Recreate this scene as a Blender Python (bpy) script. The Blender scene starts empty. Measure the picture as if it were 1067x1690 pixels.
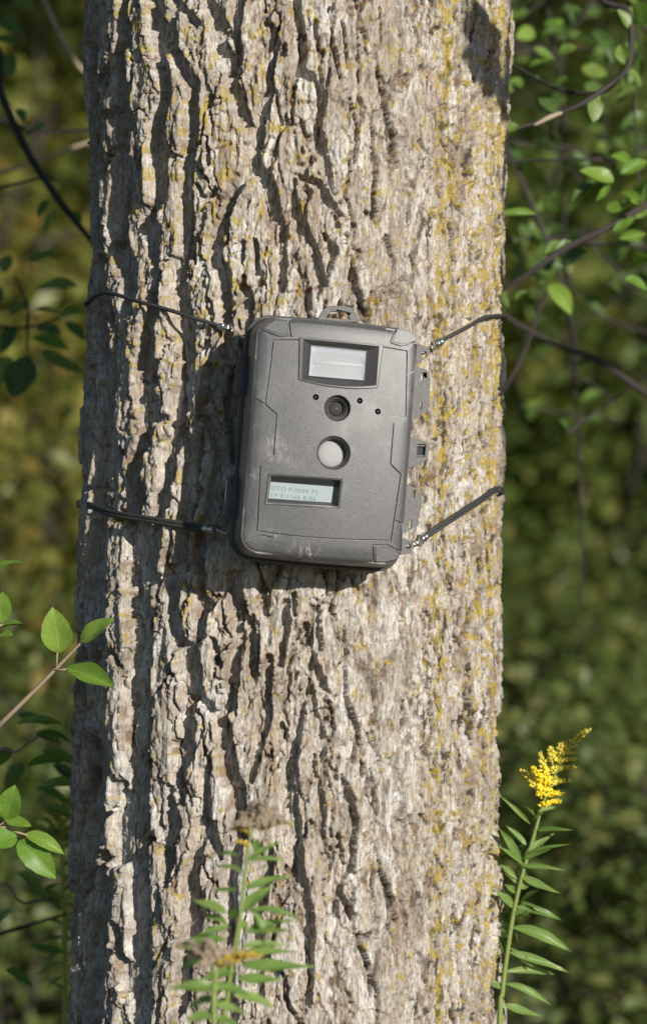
import bpy, bmesh, math, random
import numpy as np
from mathutils import Vector, Matrix, Quaternion
from mathutils.geometry import tessellate_polygon

# ------------------------------------------------------------------ camera, sky, sun, exposure
scene = bpy.context.scene
C = scene.collection
R_ = math.radians
CAM_D, CAM_Z, MM = 3.0, 0.95, 0.0005            # 0.5 mm per photo pixel in the plane y = 0
cd = bpy.data.cameras.new('camera')
cam = bpy.data.objects.new('camera', cd); C.objects.link(cam)
cam.location = (0, -CAM_D, CAM_Z); cam.rotation_euler = (R_(90), 0, 0)
cd.sensor_fit = 'VERTICAL'; cd.sensor_height = 36.0
cd.lens = 36.0 * CAM_D / (1690 * MM)
cd.clip_start = 0.05; cd.clip_end = 400
cd.dof.use_dof = True; cd.dof.focus_distance = CAM_D + 0.0; cd.dof.aperture_fstop = 5.0
scene.camera = cam

SUN_AZ, SUN_EL = R_(33), R_(18)                 # to the right of the line of sight, behind the photographer
S = Vector((math.sin(SUN_AZ) * math.cos(SUN_EL), -math.cos(SUN_AZ) * math.cos(SUN_EL), math.sin(SUN_EL)))
world = bpy.data.worlds.new('World'); scene.world = world; world.use_nodes = True
wn = world.node_tree; wn.nodes.clear()
sky = wn.nodes.new('ShaderNodeTexSky'); sky.sky_type = 'NISHITA'; sky.sun_disc = False
sky.ozone_density = 4.0; sky.dust_density = 0.4; sky.sun_elevation = SUN_EL; sky.sun_rotation = math.pi - SUN_AZ
bg = wn.nodes.new('ShaderNodeBackground'); bg.inputs['Strength'].default_value = 0.082
wo = wn.nodes.new('ShaderNodeOutputWorld')
wn.links.new(sky.outputs[0], bg.inputs[0]); wn.links.new(bg.outputs[0], wo.inputs[0])
sl = bpy.data.lights.new('sun', 'SUN'); sl.energy = 5.0; sl.angle = R_(0.55); sl.color = (1.0, 0.945, 0.86)
sun = bpy.data.objects.new('sun', sl); C.objects.link(sun)
sun.rotation_euler = (-S).to_track_quat('-Z', 'Y').to_euler()
scene.view_settings.view_transform = 'Standard'; scene.view_settings.look = 'None'
scene.view_settings.gamma = 1.0; scene.view_settings.exposure = 0.34
scene.render.engine = 'CYCLES'
scene.cycles.use_denoising = True
scene.cycles.max_bounces = 6

random.seed(7); rng = np.random.default_rng(11)

# ------------------------------------------------------------------ helpers
def P(px, py, y=0.0):
    """world point at depth y that the photograph shows at pixel px, py"""
    k = (CAM_D + y) / CAM_D * MM
    return Vector(((px - 533.5) * k, y, CAM_Z + (845 - py) * k))

def obj(name, mesh, mat=None, parent=None):
    o = bpy.data.objects.new(name, mesh); C.objects.link(o)
    if mat is not None and not mesh.materials: mesh.materials.append(mat)
    if parent is not None: o.parent = parent
    return o

def tag(o, label=None, cat=None, group=None, kind=None):
    if label: o['label'] = label
    if cat: o['category'] = cat
    if group: o['group'] = group
    if kind: o['kind'] = kind
    return o

def thing(name, loc, label, cat, group=None):
    o = bpy.data.objects.new(name, None); C.objects.link(o)
    o.location = loc; o.empty_display_size = 0.05
    return tag(o, label, cat, group)

def mesh_py(name, verts, faces, smooth=True, attrs=None):
    m = bpy.data.meshes.new(name); m.from_pydata([tuple(v) for v in verts], [], faces)
    if smooth: m.polygons.foreach_set('use_smooth', [True] * len(m.polygons))
    for k, a in (attrs or {}).items():
        m.attributes.new(k, 'FLOAT', 'POINT').data.foreach_set('value', np.asarray(a, dtype=np.float32))
    m.update(); return m

def mesh_np(name, co, quads, smooth=True, attrs=None):
    co = np.asarray(co, dtype=np.float32); quads = np.asarray(quads, dtype=np.int32)
    n, k = quads.shape
    m = bpy.data.meshes.new(name)
    m.vertices.add(len(co)); m.vertices.foreach_set('co', co.ravel())
    m.loops.add(n * k); m.loops.foreach_set('vertex_index', quads.ravel())
    m.polygons.add(n); m.polygons.foreach_set('loop_start', np.arange(0, n * k, k, dtype=np.int32))
    m.polygons.foreach_set('use_smooth', np.full(n, smooth))
    for key, a in (attrs or {}).items():
        m.attributes.new(key, 'FLOAT', 'POINT').data.foreach_set('value', np.asarray(a, dtype=np.float32).ravel())
    m.update(calc_edges=True); return m

def catmull(pts, sub=6):
    pts = [Vector(p) for p in pts]
    if len(pts) < 3: return pts
    out = []
    q = [pts[0] * 2 - pts[1]] + pts + [pts[-1] * 2 - pts[-2]]
    for i in range(1, len(q) - 2):
        for s in range(sub):
            t = s / sub
            out.append(0.5 * ((2 * q[i]) + (q[i + 1] - q[i - 1]) * t + (2 * q[i - 1] - 5 * q[i] + 4 * q[i + 1] - q[i + 2]) * t * t
                              + (-q[i - 1] + 3 * q[i] - 3 * q[i + 1] + q[i + 2]) * t ** 3))
    out.append(pts[-1]); return out

def tube_data(pts, rad, n=8, base=0):
    pts = [Vector(p) for p in pts]
    if not hasattr(rad, '__len__'): rad = [rad] * len(pts)
    elif len(rad) != len(pts):
        x = np.linspace(0, 1, len(rad)); rad = list(np.interp(np.linspace(0, 1, len(pts)), x, rad))
    vs, fs = [], []
    t = (pts[1] - pts[0]).normalized()
    u = t.cross(Vector((0.31, 0.22, 0.92)))
    if u.length < 1e-4: u = t.cross(Vector((1, 0, 0)))
    u.normalize()
    for i, p in enumerate(pts):
        t2 = (pts[min(i + 1, len(pts) - 1)] - pts[max(i - 1, 0)]).normalized()
        u = (u - t2 * u.dot(t2)).normalized(); w = t2.cross(u)
        for k in range(n):
            a = 2 * math.pi * k / n
            vs.append(p + (u * math.cos(a) + w * math.sin(a)) * rad[i])
        if i:
            for k in range(n):
                a0 = base + (i - 1) * n + k; a1 = base + (i - 1) * n + (k + 1) % n
                fs.append((a0, a1, a1 + n, a0 + n))
    fs.append(tuple(base + k for k in reversed(range(n)))); L = base + (len(pts) - 1) * n
    fs.append(tuple(L + k for k in range(n)))
    return vs, fs

def tube(name, pts, rad, n=8, mat=None, parent=None):
    vs, fs = tube_data(pts, rad, n)
    return obj(name, mesh_py(name, vs, fs), mat, parent)

def tubes(name, lst, n=6, mat=None, parent=None):
    V, F = [], []
    for pts, rad in lst:
        v, f = tube_data(pts, rad, n, len(V)); V += v; F += f
    return obj(name, mesh_py(name, V, F), mat, parent)

# noise in numpy -------------------------------------------------------
def _tab(seed):
    r = np.random.default_rng(seed)
    return r.permutation(4096).astype(np.int32), r.random(4096).astype(np.float32)
_T = {}
def hash2(ix, iy, seed):
    if seed not in _T: _T[seed] = _tab(seed)
    p, f = _T[seed]
    return p[(p[ix & 4095] + iy) & 4095]
def perlin(x, y, seed):
    ix = np.floor(x).astype(np.int32); iy = np.floor(y).astype(np.int32)
    fx = (x - ix).astype(np.float32); fy = (y - iy).astype(np.float32)
    sx = fx * fx * fx * (fx * (fx * 6 - 15) + 10); sy = fy * fy * fy * (fy * (fy * 6 - 15) + 10)
    def g(a, b, dx, dy):
        h = hash2(a, b, seed).astype(np.float32) * (2 * math.pi / 4096)
        return np.cos(h) * dx + np.sin(h) * dy
    n00 = g(ix, iy, fx, fy); n10 = g(ix + 1, iy, fx - 1, fy)
    n01 = g(ix, iy + 1, fx, fy - 1); n11 = g(ix + 1, iy + 1, fx - 1, fy - 1)
    a = n00 + sx * (n10 - n00); b = n01 + sx * (n11 - n01)
    return (a + sy * (b - a)) * 1.4
def fbm(x, y, o, seed, gain=0.5):
    s = 0; a = 1.0
    for i in range(o):
        s = s + a * perlin(x, y, seed + 17 * i); x = x * 2.03 + 5.2; y = y * 2.03 + 1.7; a *= gain
    return s
def sst(a, b, x):
    t = np.clip((x - a) / (b - a), 0, 1); return t * t * (3 - 2 * t)
def voronoi(x, y, seed, jit=0.9):
    ix = np.floor(x).astype(np.int32); iy = np.floor(y).astype(np.int32)
    F1 = np.full(x.shape, 9.0, np.float32); F2 = F1.copy()
    z = np.zeros(x.shape, np.float32); X1 = z.copy(); Y1 = z.copy(); X2 = z.copy(); Y2 = z.copy()
    I1 = np.zeros(x.shape, np.int32); I2 = I1.copy()
    tab = np.random.default_rng(seed + 999).random((4096, 2)).astype(np.float32)
    for dx in (-1, 0, 1):
        for dy in (-1, 0, 1):
            cx = ix + dx; cy = iy + dy; h = hash2(cx, cy, seed)
            px = cx + 0.5 + jit * (tab[h, 0] - 0.5); py = cy + 0.5 + jit * (tab[h, 1] - 0.5)
            d = ((px - x) ** 2 + (py - y) ** 2).astype(np.float32)
            m1 = d < F1; m2 = (~m1) & (d < F2)
            F2 = np.where(m1, F1, np.where(m2, d, F2)); I2 = np.where(m1, I1, np.where(m2, h, I2))
            X2 = np.where(m1, X1, np.where(m2, px, X2)); Y2 = np.where(m1, Y1, np.where(m2, py, Y2))
            F1 = np.where(m1, d, F1); I1 = np.where(m1, h, I1)
            X1 = np.where(m1, px, X1); Y1 = np.where(m1, py, Y1)
    sep = np.sqrt((X1 - X2) ** 2 + (Y1 - Y2) ** 2) + 1e-4
    return np.sqrt(F1), (F2 - F1) / (2 * sep), I1, I2, X1, Y1
def pair_hash(a, b, k):
    lo = np.minimum(a, b).astype(np.int64); hi = np.maximum(a, b).astype(np.int64)
    return (((lo * 7919 + hi * 104729 + k * 1299709) * 2654435761) % 1000003 / 1000003.0).astype(np.float32)

# ------------------------------------------------------------------ materials
def mat(name):
    m = bpy.data.materials.new(name); m.use_nodes = True
    nt = m.node_tree; nt.nodes.clear()
    out = nt.nodes.new('ShaderNodeOutputMaterial'); b = nt.nodes.new('ShaderNodeBsdfPrincipled')
    nt.links.new(b.outputs[0], out.inputs[0])
    return m, nt, b, out
def N(nt, t, **kw):
    n = nt.nodes.new(t)
    for k, v in kw.items():
        if k in n.inputs: n.inputs[k].default_value = v
        else: setattr(n, k, v)
    return n
def ramp(nt, src, stops):
    r = nt.nodes.new('ShaderNodeValToRGB'); e = r.color_ramp.elements
    while len(e) < len(stops): e.new(0.5)
    for i, (p, c) in enumerate(stops):
        e[i].position = p; e[i].color = (*c, 1) if len(c) == 3 else c
    nt.links.new(src, r.inputs[0]); return r.outputs[0]
def mixc(nt, fac, a, b, mode='MIX'):
    m = nt.nodes.new('ShaderNodeMix'); m.data_type = 'RGBA'; m.blend_type = mode
    for sock, v in ((m.inputs[0], fac), (m.inputs[6], a), (m.inputs[7], b)):
        if hasattr(v, 'links') or hasattr(v, 'is_linked'): nt.links.new(v, sock)
        elif isinstance(v, (int, float)): sock.default_value = v
        else: sock.default_value = (*v, 1)
    return m.outputs[2]
def math_(nt, op, a, b=None):
    m = nt.nodes.new('ShaderNodeMath'); m.operation = op
    for i, v in enumerate((a, b)):
        if v is None: continue
        if isinstance(v, (int, float)): m.inputs[i].default_value = v
        else: nt.links.new(v, m.inputs[i])
    return m.outputs[0]
def attr(nt, name):
    a = nt.nodes.new('ShaderNodeAttribute'); a.attribute_name = name; return a.outputs['Fac']
def noise(nt, scale, detail=4, rough=0.6, vec=None):
    n = N(nt, 'ShaderNodeTexNoise', Scale=scale, Detail=detail, Roughness=rough)
    if vec is not None: nt.links.new(vec, n.inputs['Vector'])
    return n
def mapping(nt, scale=(1, 1, 1), kind='Object'):
    tc = nt.nodes.new('ShaderNodeTexCoord'); mp = nt.nodes.new('ShaderNodeMapping')
    mp.inputs['Scale'].default_value = scale; nt.links.new(tc.outputs[kind], mp.inputs[0]); return mp.outputs[0]

def make_bark():
    m, nt, b, out = mat('bark')
    v = mapping(nt, (1, 1, 0.45))
    vf = mapping(nt, (1, 1, 0.28)); n1 = noise(nt, 38, 6, 0.65, v); n2 = noise(nt, 480, 4, 0.7, vf); n3 = noise(nt, 13, 3, 0.5, v)
    base = ramp(nt, n1.outputs[0], [(0.28, (0.235, 0.20, 0.16)), (0.5, (0.385, 0.34, 0.285)), (0.72, (0.58, 0.535, 0.475))])
    base = mixc(nt, ramp(nt, n3.outputs[0], [(0.42, (0, 0, 0)), (0.68, (0.6, 0.6, 0.6))]), base, (0.44, 0.375, 0.31))
    base = mixc(nt, attr(nt, 'tone'), base, (0.56, 0.54, 0.51))
    speck = ramp(nt, n2.outputs[0], [(0.3, (0.36, 0.33, 0.30)), (0.5, (0.95, 0.95, 0.95)), (0.72, (1.4, 1.4, 1.38))])
    base = mixc(nt, 1.0, base, speck, 'MULTIPLY')
    base = mixc(nt, attr(nt, 'brown'), base, (0.21, 0.165, 0.125))
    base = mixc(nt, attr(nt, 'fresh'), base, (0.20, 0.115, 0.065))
    base = mixc(nt, attr(nt, 'crack_shade'), base, (0.05, 0.037, 0.026))  # dark shade of the cracks mixed into the bark colour
    nl = noise(nt, 260, 3, 0.6)
    lich = ramp(nt, nl.outputs[0], [(0.3, (0.21, 0.155, 0.03)), (0.55, (0.39, 0.28, 0.04)), (0.75, (0.46, 0.37, 0.12))])
    base = mixc(nt, attr(nt, 'lichen'), base, lich)
    base = mixc(nt, attr(nt, 'moss'), base, (0.085, 0.08, 0.02))
    base = mixc(nt, attr(nt, 'orange'), base, (0.62, 0.22, 0.02))
    nt.links.new(base, b.inputs['Base Color'])
    b.inputs['Roughness'].default_value = 0.9; b.inputs['Specular IOR Level'].default_value = 0.15
    bn = noise(nt, 850, 5, 0.7, vf)
    bp = N(nt, 'ShaderNodeBump', Strength=0.9, Distance=0.0018)
    nt.links.new(bn.outputs[0], bp.inputs['Height']); nt.links.new(bp.outputs[0], b.inputs['Normal'])
    return m
M_BARK = make_bark()

W, HH = 0.1315, 0.1890
FY, FLY = -0.070, -0.036                    # face plane and cover/housing seam, metres in front of the back plate
def f2(X, Y):
    """photo close-up coordinates -> position on the face (x, z)"""
    A = np.array([[699.0, -73.0], [70.0, 1030.0]])
    a, b = np.linalg.solve(A, np.array([X - 232.0, Y - 135.0]))
    return ((a - 0.5) * W, (0.5 - b) * HH)
def plastic(name, col, rough=0.48, speckle=True, dust=0.25):
    m, nt, b, out = mat(name)
    v = mapping(nt)
    n = noise(nt, 1500, 2, 0.5, v); d = noise(nt, 28, 6, 0.7, v); d2 = noise(nt, 9, 3, 0.5, v)
    base = mixc(nt, 1.0, col, ramp(nt, n.outputs[0], [(0.34, (0.62, 0.62, 0.62)), (0.52, (1, 1, 1)), (0.72, (1.75, 1.72, 1.7))]), 'MULTIPLY') if speckle else col
    f = math_(nt, 'MULTIPLY', ramp(nt, d.outputs[0], [(0.48, (0, 0, 0)), (0.75, (1, 1, 1))]), ramp(nt, d2.outputs[0], [(0.4, (0, 0, 0)), (0.65, (dust,) * 3)]))
    base = mixc(nt, f, base, (0.42, 0.41, 0.39))
    if name.startswith('grey'):
        for X, Y, rad, amt in ((305, 720, 0.020, 0.22), (215, 850, 0.014, 0.2), (430, 1175, 0.016, 0.3), (300, 1110, 0.010, 0.25), (215, 650, 0.012, 0.2), (480, 1190, 0.010, 0.25)):
            tc = nt.nodes.new('ShaderNodeTexCoord'); vm = nt.nodes.new('ShaderNodeVectorMath'); vm.operation = 'DISTANCE'
            x_, z_ = f2(X, Y); nt.links.new(tc.outputs['Object'], vm.inputs[0]); vm.inputs[1].default_value = (x_, FY + 0.001, z_)
            fall = math_(nt, 'MAXIMUM', math_(nt, 'SUBTRACT', 1.0, math_(nt, 'DIVIDE', vm.outputs['Value'], rad)), 0.0)
            sc = noise(nt, 260, 5, 0.7, mapping(nt, (1.0, 1.0, 0.45)))
            g = math_(nt, 'MULTIPLY', math_(nt, 'MULTIPLY', fall, ramp(nt, sc.outputs[0], [(0.5, (0, 0, 0)), (0.62, (1, 1, 1))])), amt)
            base = mixc(nt, g, base, (0.50, 0.49, 0.47))
    nt.links.new(base, b.inputs['Base Color']) if speckle else nt.links.new(base, b.inputs['Base Color'])
    b.inputs['Roughness'].default_value = rough; b.inputs['Specular IOR Level'].default_value = 0.33
    if speckle:
        bp = N(nt, 'ShaderNodeBump', Strength=0.35, Distance=0.0004)
        nt.links.new(n.outputs[0], bp.inputs['Height']); nt.links.new(bp.outputs[0], b.inputs['Normal'])
    return m
M_COVER = plastic('grey_textured_plastic', (0.062, 0.062, 0.063), 0.36)
M_BACK = plastic('dark_housing_plastic', (0.055, 0.055, 0.055), 0.5)
M_BEZEL = plastic('smooth_bezel_plastic', (0.045, 0.044, 0.043), 0.38, speckle=False, dust=0.1)
M_TAB = plastic('tab_plastic', (0.075, 0.073, 0.071), 0.48)

def plain(name, col, rough=0.5, metal=0.0, spec=0.5, bump=None):
    m, nt, b, out = mat(name)
    n = noise(nt, 150, 3)
    c = mixc(nt, 1.0, col, ramp(nt, n.outputs[0], [(0.3, (0.8, 0.8, 0.8)), (0.7, (1.12, 1.12, 1.12))]), 'MULTIPLY')
    nt.links.new(c, b.inputs['Base Color'])
    b.inputs['Roughness'].default_value = rough; b.inputs['Metallic'].default_value = metal
    b.inputs['Specular IOR Level'].default_value = spec
    return m
M_METAL = plain('hook_wire', (0.62, 0.61, 0.58), 0.28, 1.0)
M_BLACK = plain('black_glossy', (0.012, 0.011, 0.01), 0.15)
M_WHITE = plain('sensor_white', (0.29, 0.29, 0.29), 0.6, spec=0.25)
M_FLASHBACK = plain('flash_reflector', (0.40, 0.46, 0.56), 0.3, 0.5)
M_LENS = plain('lens_glass', (0.05, 0.045, 0.045), 0.08)
M_LCDINK = plain('display_ink', (0.07, 0.10, 0.12), 0.6)
def make_lcd():
    m, nt, b, out = mat('display_glass')
    n = noise(nt, 300, 2)
    c = ramp(nt, n.outputs[0], [(0.3, (0.15, 0.195, 0.205)), (0.7, (0.19, 0.24, 0.25))])
    nt.links.new(c, b.inputs['Base Color']); b.inputs['Roughness'].default_value = 0.3; return m
M_LCD = make_lcd()
def make_clear():
    m, nt, b, out = mat('clear_window')
    b.inputs['Base Color'].default_value = (0.9, 0.92, 0.95, 1); b.inputs['Roughness'].default_value = 0.05
    tr = N(nt, 'ShaderNodeBsdfTransparent'); mx = N(nt, 'ShaderNodeMixShader'); mx.inputs[0].default_value = 0.13
    nt.links.new(tr.outputs[0], mx.inputs[1]); nt.links.new(b.outputs[0], mx.inputs[2]); nt.links.new(mx.outputs[0], out.inputs[0])
    return m
M_CLEAR = make_clear()
def make_cord():
    m, nt, b, out = mat('braided_cord')
    v = mapping(nt)
    w = N(nt, 'ShaderNodeTexNoise', Scale=900, Detail=2)
    nt.links.new(v, w.inputs['Vector'])
    c = ramp(nt, w.outputs[0], [(0.3, (0.012, 0.012, 0.012)), (0.7, (0.05, 0.048, 0.045))])
    nt.links.new(c, b.inputs['Base Color']); b.inputs['Roughness'].default_value = 0.55
    bp = N(nt, 'ShaderNodeBump', Strength=0.7, Distance=0.0006)
    nt.links.new(w.outputs[0], bp.inputs['Height']); nt.links.new(bp.outputs[0], b.inputs['Normal'])
    return m
M_CORD = make_cord()

def leafmat(name, c0, c1, c2, trans=0.35, veins=True, useattr=False, rough=0.42):
    """c0..c2: colours of single leaves, chosen per leaf"""
    m, nt, b, out = mat(name)
    if useattr: r = attr(nt, 'tint')
    else:
        oi = nt.nodes.new('ShaderNodeObjectInfo'); r = oi.outputs['Random']
    col = ramp(nt, r, [(0.0, c0), (0.5, c1), (1.0, c2)])
    nn = noise(nt, 90, 4)
    col = mixc(nt, 1.0, col, ramp(nt, nn.outputs[0], [(0.3, (0.8, 0.84, 0.8)), (0.7, (1.15, 1.1, 1.05))]), 'MULTIPLY')
    if veins:
        sp_ = noise(nt, 42, 3, 0.6, mapping(nt, (1, 1, 1), 'Object')); sp2 = noise(nt, 9, 2, 0.5, mapping(nt, (1, 1, 1), 'Object'))
        col = mixc(nt, ramp(nt, sp_.outputs[0], [(0.66, (0, 0, 0)), (0.72, (0.65, 0.65, 0.65))]), col, (0.16, 0.11, 0.04))
        col = mixc(nt, ramp(nt, sp2.outputs[0], [(0.52, (0, 0, 0)), (0.75, (0.55, 0.55, 0.55))]), col, (0.27, 0.29, 0.06))
        lu = attr(nt, 'lu'); lv = attr(nt, 'lv'); av = math_(nt, 'ABSOLUTE', lv)
        mid = math_(nt, 'LESS_THAN', av, 0.045)
        ph = math_(nt, 'SUBTRACT', math_(nt, 'MULTIPLY', lu, 7.0), math_(nt, 'MULTIPLY', av, 1.6))
        fr = math_(nt, 'FRACT', ph); side = math_(nt, 'MULTIPLY', math_(nt, 'LESS_THAN', fr, 0.11), 0.45)
        f = math_(nt, 'MAXIMUM', math_(nt, 'MULTIPLY', mid, 0.7), side)
        lighter = mixc(nt, 1.0, col, (1.5, 1.4, 1.3), 'MULTIPLY')
        col = mixc(nt, f, col, lighter)
    nt.links.new(col, b.inputs['Base Color']); b.inputs['Roughness'].default_value = rough
    b.inputs['Specular IOR Level'].default_value = 0.35
    tl = N(nt, 'ShaderNodeBsdfTranslucent')
    nt.links.new(mixc(nt, 1.0, col, (1.25, 1.3, 0.55), 'MULTIPLY'), tl.inputs[0])
    mx = N(nt, 'ShaderNodeMixShader'); mx.inputs[0].default_value = trans
    nt.links.new(b.outputs[0], mx.inputs[1]); nt.links.new(tl.outputs[0], mx.inputs[2]); nt.links.new(mx.outputs[0], out.inputs[0])
    return m
M_LEAF = leafmat('fresh_leaf', (0.11, 0.22, 0.03), (0.15, 0.27, 0.04), (0.20, 0.31, 0.055))
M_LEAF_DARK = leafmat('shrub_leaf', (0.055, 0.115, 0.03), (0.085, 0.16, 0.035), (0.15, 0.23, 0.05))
M_GOLDLEAF = leafmat('goldenrod_leaf', (0.12, 0.21, 0.05), (0.16, 0.26, 0.065), (0.21, 0.30, 0.09))
M_FOL = leafmat('woodland_leaf', (0.078, 0.118, 0.034), (0.125, 0.165, 0.045), (0.25, 0.225, 0.075), veins=False, useattr=True, trans=0.4)
M_FOL_Y = leafmat('autumn_leaf', (0.12, 0.15, 0.035), (0.19, 0.20, 0.045), (0.36, 0.23, 0.07), veins=False, useattr=True, trans=0.4)
M_FOL_G = leafmat('fresh_shrub_leaf', (0.08, 0.125, 0.034), (0.135, 0.185, 0.042), (0.27, 0.25, 0.07), veins=False, useattr=True, trans=0.4)
M_GRASS = leafmat('ground_cover_leaf', (0.07, 0.085, 0.035), (0.11, 0.115, 0.05), (0.22, 0.16, 0.08), veins=False, useattr=True, trans=0.3)
M_STEM_G = plain('green_stem', (0.16, 0.21, 0.05), 0.5)
M_TWIG = plain('tan_twig', (0.26, 0.19, 0.13), 0.7)
M_TWIG_D = plain('grey_brown_branch', (0.045, 0.037, 0.034), 0.8, spec=0.25)
M_TWIG_P = plain('pale_twig', (0.34, 0.27, 0.19), 0.75)
M_WOOD = plain('woodland_trunk', (0.11, 0.095, 0.08), 0.9, spec=0.2)
M_PETAL = plain('yellow_floret', (0.80, 0.60, 0.02), 0.6)
M_BUD = plain('floret_bud', (0.42, 0.40, 0.06), 0.6)
M_BUDY = plain('opening_floret', (0.62, 0.52, 0.06), 0.6)
M_DULL = plain('dull_yellow_floret', (0.42, 0.31, 0.05), 0.8, spec=0.1)
M_FADED = plain('faded_floret', (0.30, 0.24, 0.17), 0.85, spec=0.1)
def make_ground():
    m, nt, b, out = mat('forest_floor')
    n = noise(nt, 7, 8, 0.7); n2 = noise(nt, 60, 5, 0.7)
    c = ramp(nt, n.outputs[0], [(0.3, (0.035, 0.03, 0.018)), (0.55, (0.06, 0.06, 0.025)), (0.75, (0.10, 0.08, 0.045))])
    c = mixc(nt, 1.0, c, ramp(nt, n2.outputs[0], [(0.3, (0.6, 0.6, 0.6)), (0.7, (1.3, 1.3, 1.3))]), 'MULTIPLY')
    nt.links.new(c, b.inputs['Base Color']); b.inputs['Roughness'].default_value = 0.95
    return m
M_GROUND = make_ground()

# ------------------------------------------------------------------ ground
gx = np.concatenate([np.linspace(-60, -6, 14), np.linspace(-5.6, 5.6, 57), np.linspace(6, 60, 14)])
gy = np.concatenate([np.linspace(-30, -5, 8), np.linspace(-4.6, 20, 84), np.linspace(21, 80, 16)])
GX, GY = np.meshgrid(gx, gy)
def ground_z(x, y):
    x = np.asarray(x, dtype=np.float32); y = np.asarray(y, dtype=np.float32)
    return 0.08 * fbm(x / 2.3, y / 2.3, 3, 77) * np.minimum(1, np.maximum(0.15, np.hypot(x, y) / 3))
co = np.stack([GX, GY, ground_z(GX, GY)], -1).reshape(-1, 3)
w = len(gx); idx = np.arange(len(co)).reshape(len(gy), w)
q = np.stack([idx[:-1, :-1], idx[:-1, 1:], idx[1:, 1:], idx[1:, :-1]], -1).reshape(-1, 4)
tag(obj('ground', mesh_np('ground', co, q), M_GROUND), 'brown leaf-littered woodland floor', None, kind='structure')

# ------------------------------------------------------------------ the tree with its furrowed bark
AX_Y = 0.184
def trunk_c(z):
    py = 845 - (np.asarray(z) - CAM_Z) / MM / 1.06
    return np.interp(py, [-2000, 0, 400, 800, 1200, 1600, 2600], [500, 492, 490, 480, 474, 472, 470]), \
           np.interp(py, [-4000, 0, 400, 800, 1200, 1600, 2300, 2750], [325, 346, 337, 342, 347, 352, 372, 440])
K_T = (CAM_D + AX_Y) / CAM_D * MM
def trunk_xr(z):
    c, r = trunk_c(z)
    return (c - 533.5) * K_T, r * K_T * 0.9985

PL = 2.35                                        # the trunk is flatter to the left of its middle than a circle
def trunk_k(th):
    """radius factor of the cross-section at angle th"""
    t = np.asarray(th, dtype=np.float64); c = np.abs(np.cos(t)); q_ = np.abs(np.sin(t))
    k_ = (c ** PL + q_ ** PL) ** (-1 / PL)
    return np.where((t < 0) & (t > -math.pi / 2), k_, 1.0)
def surf(px, py, off=0.0):
    """point off metres outside the mean bark surface, seen at px, py"""
    y = 0.0
    for _ in range(14):
        p = P(px, py, y); cx, rr = trunk_xr(p.z); rr = float(rr) + off
        dx = max(-0.9995, min(0.9995, (p.x - float(cx)) / rr)); pw = PL if dx < 0 else 2.0
        y = AX_Y - rr * (1 - abs(dx) ** pw) ** (1 / pw)
    return P(px, py, y)

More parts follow.
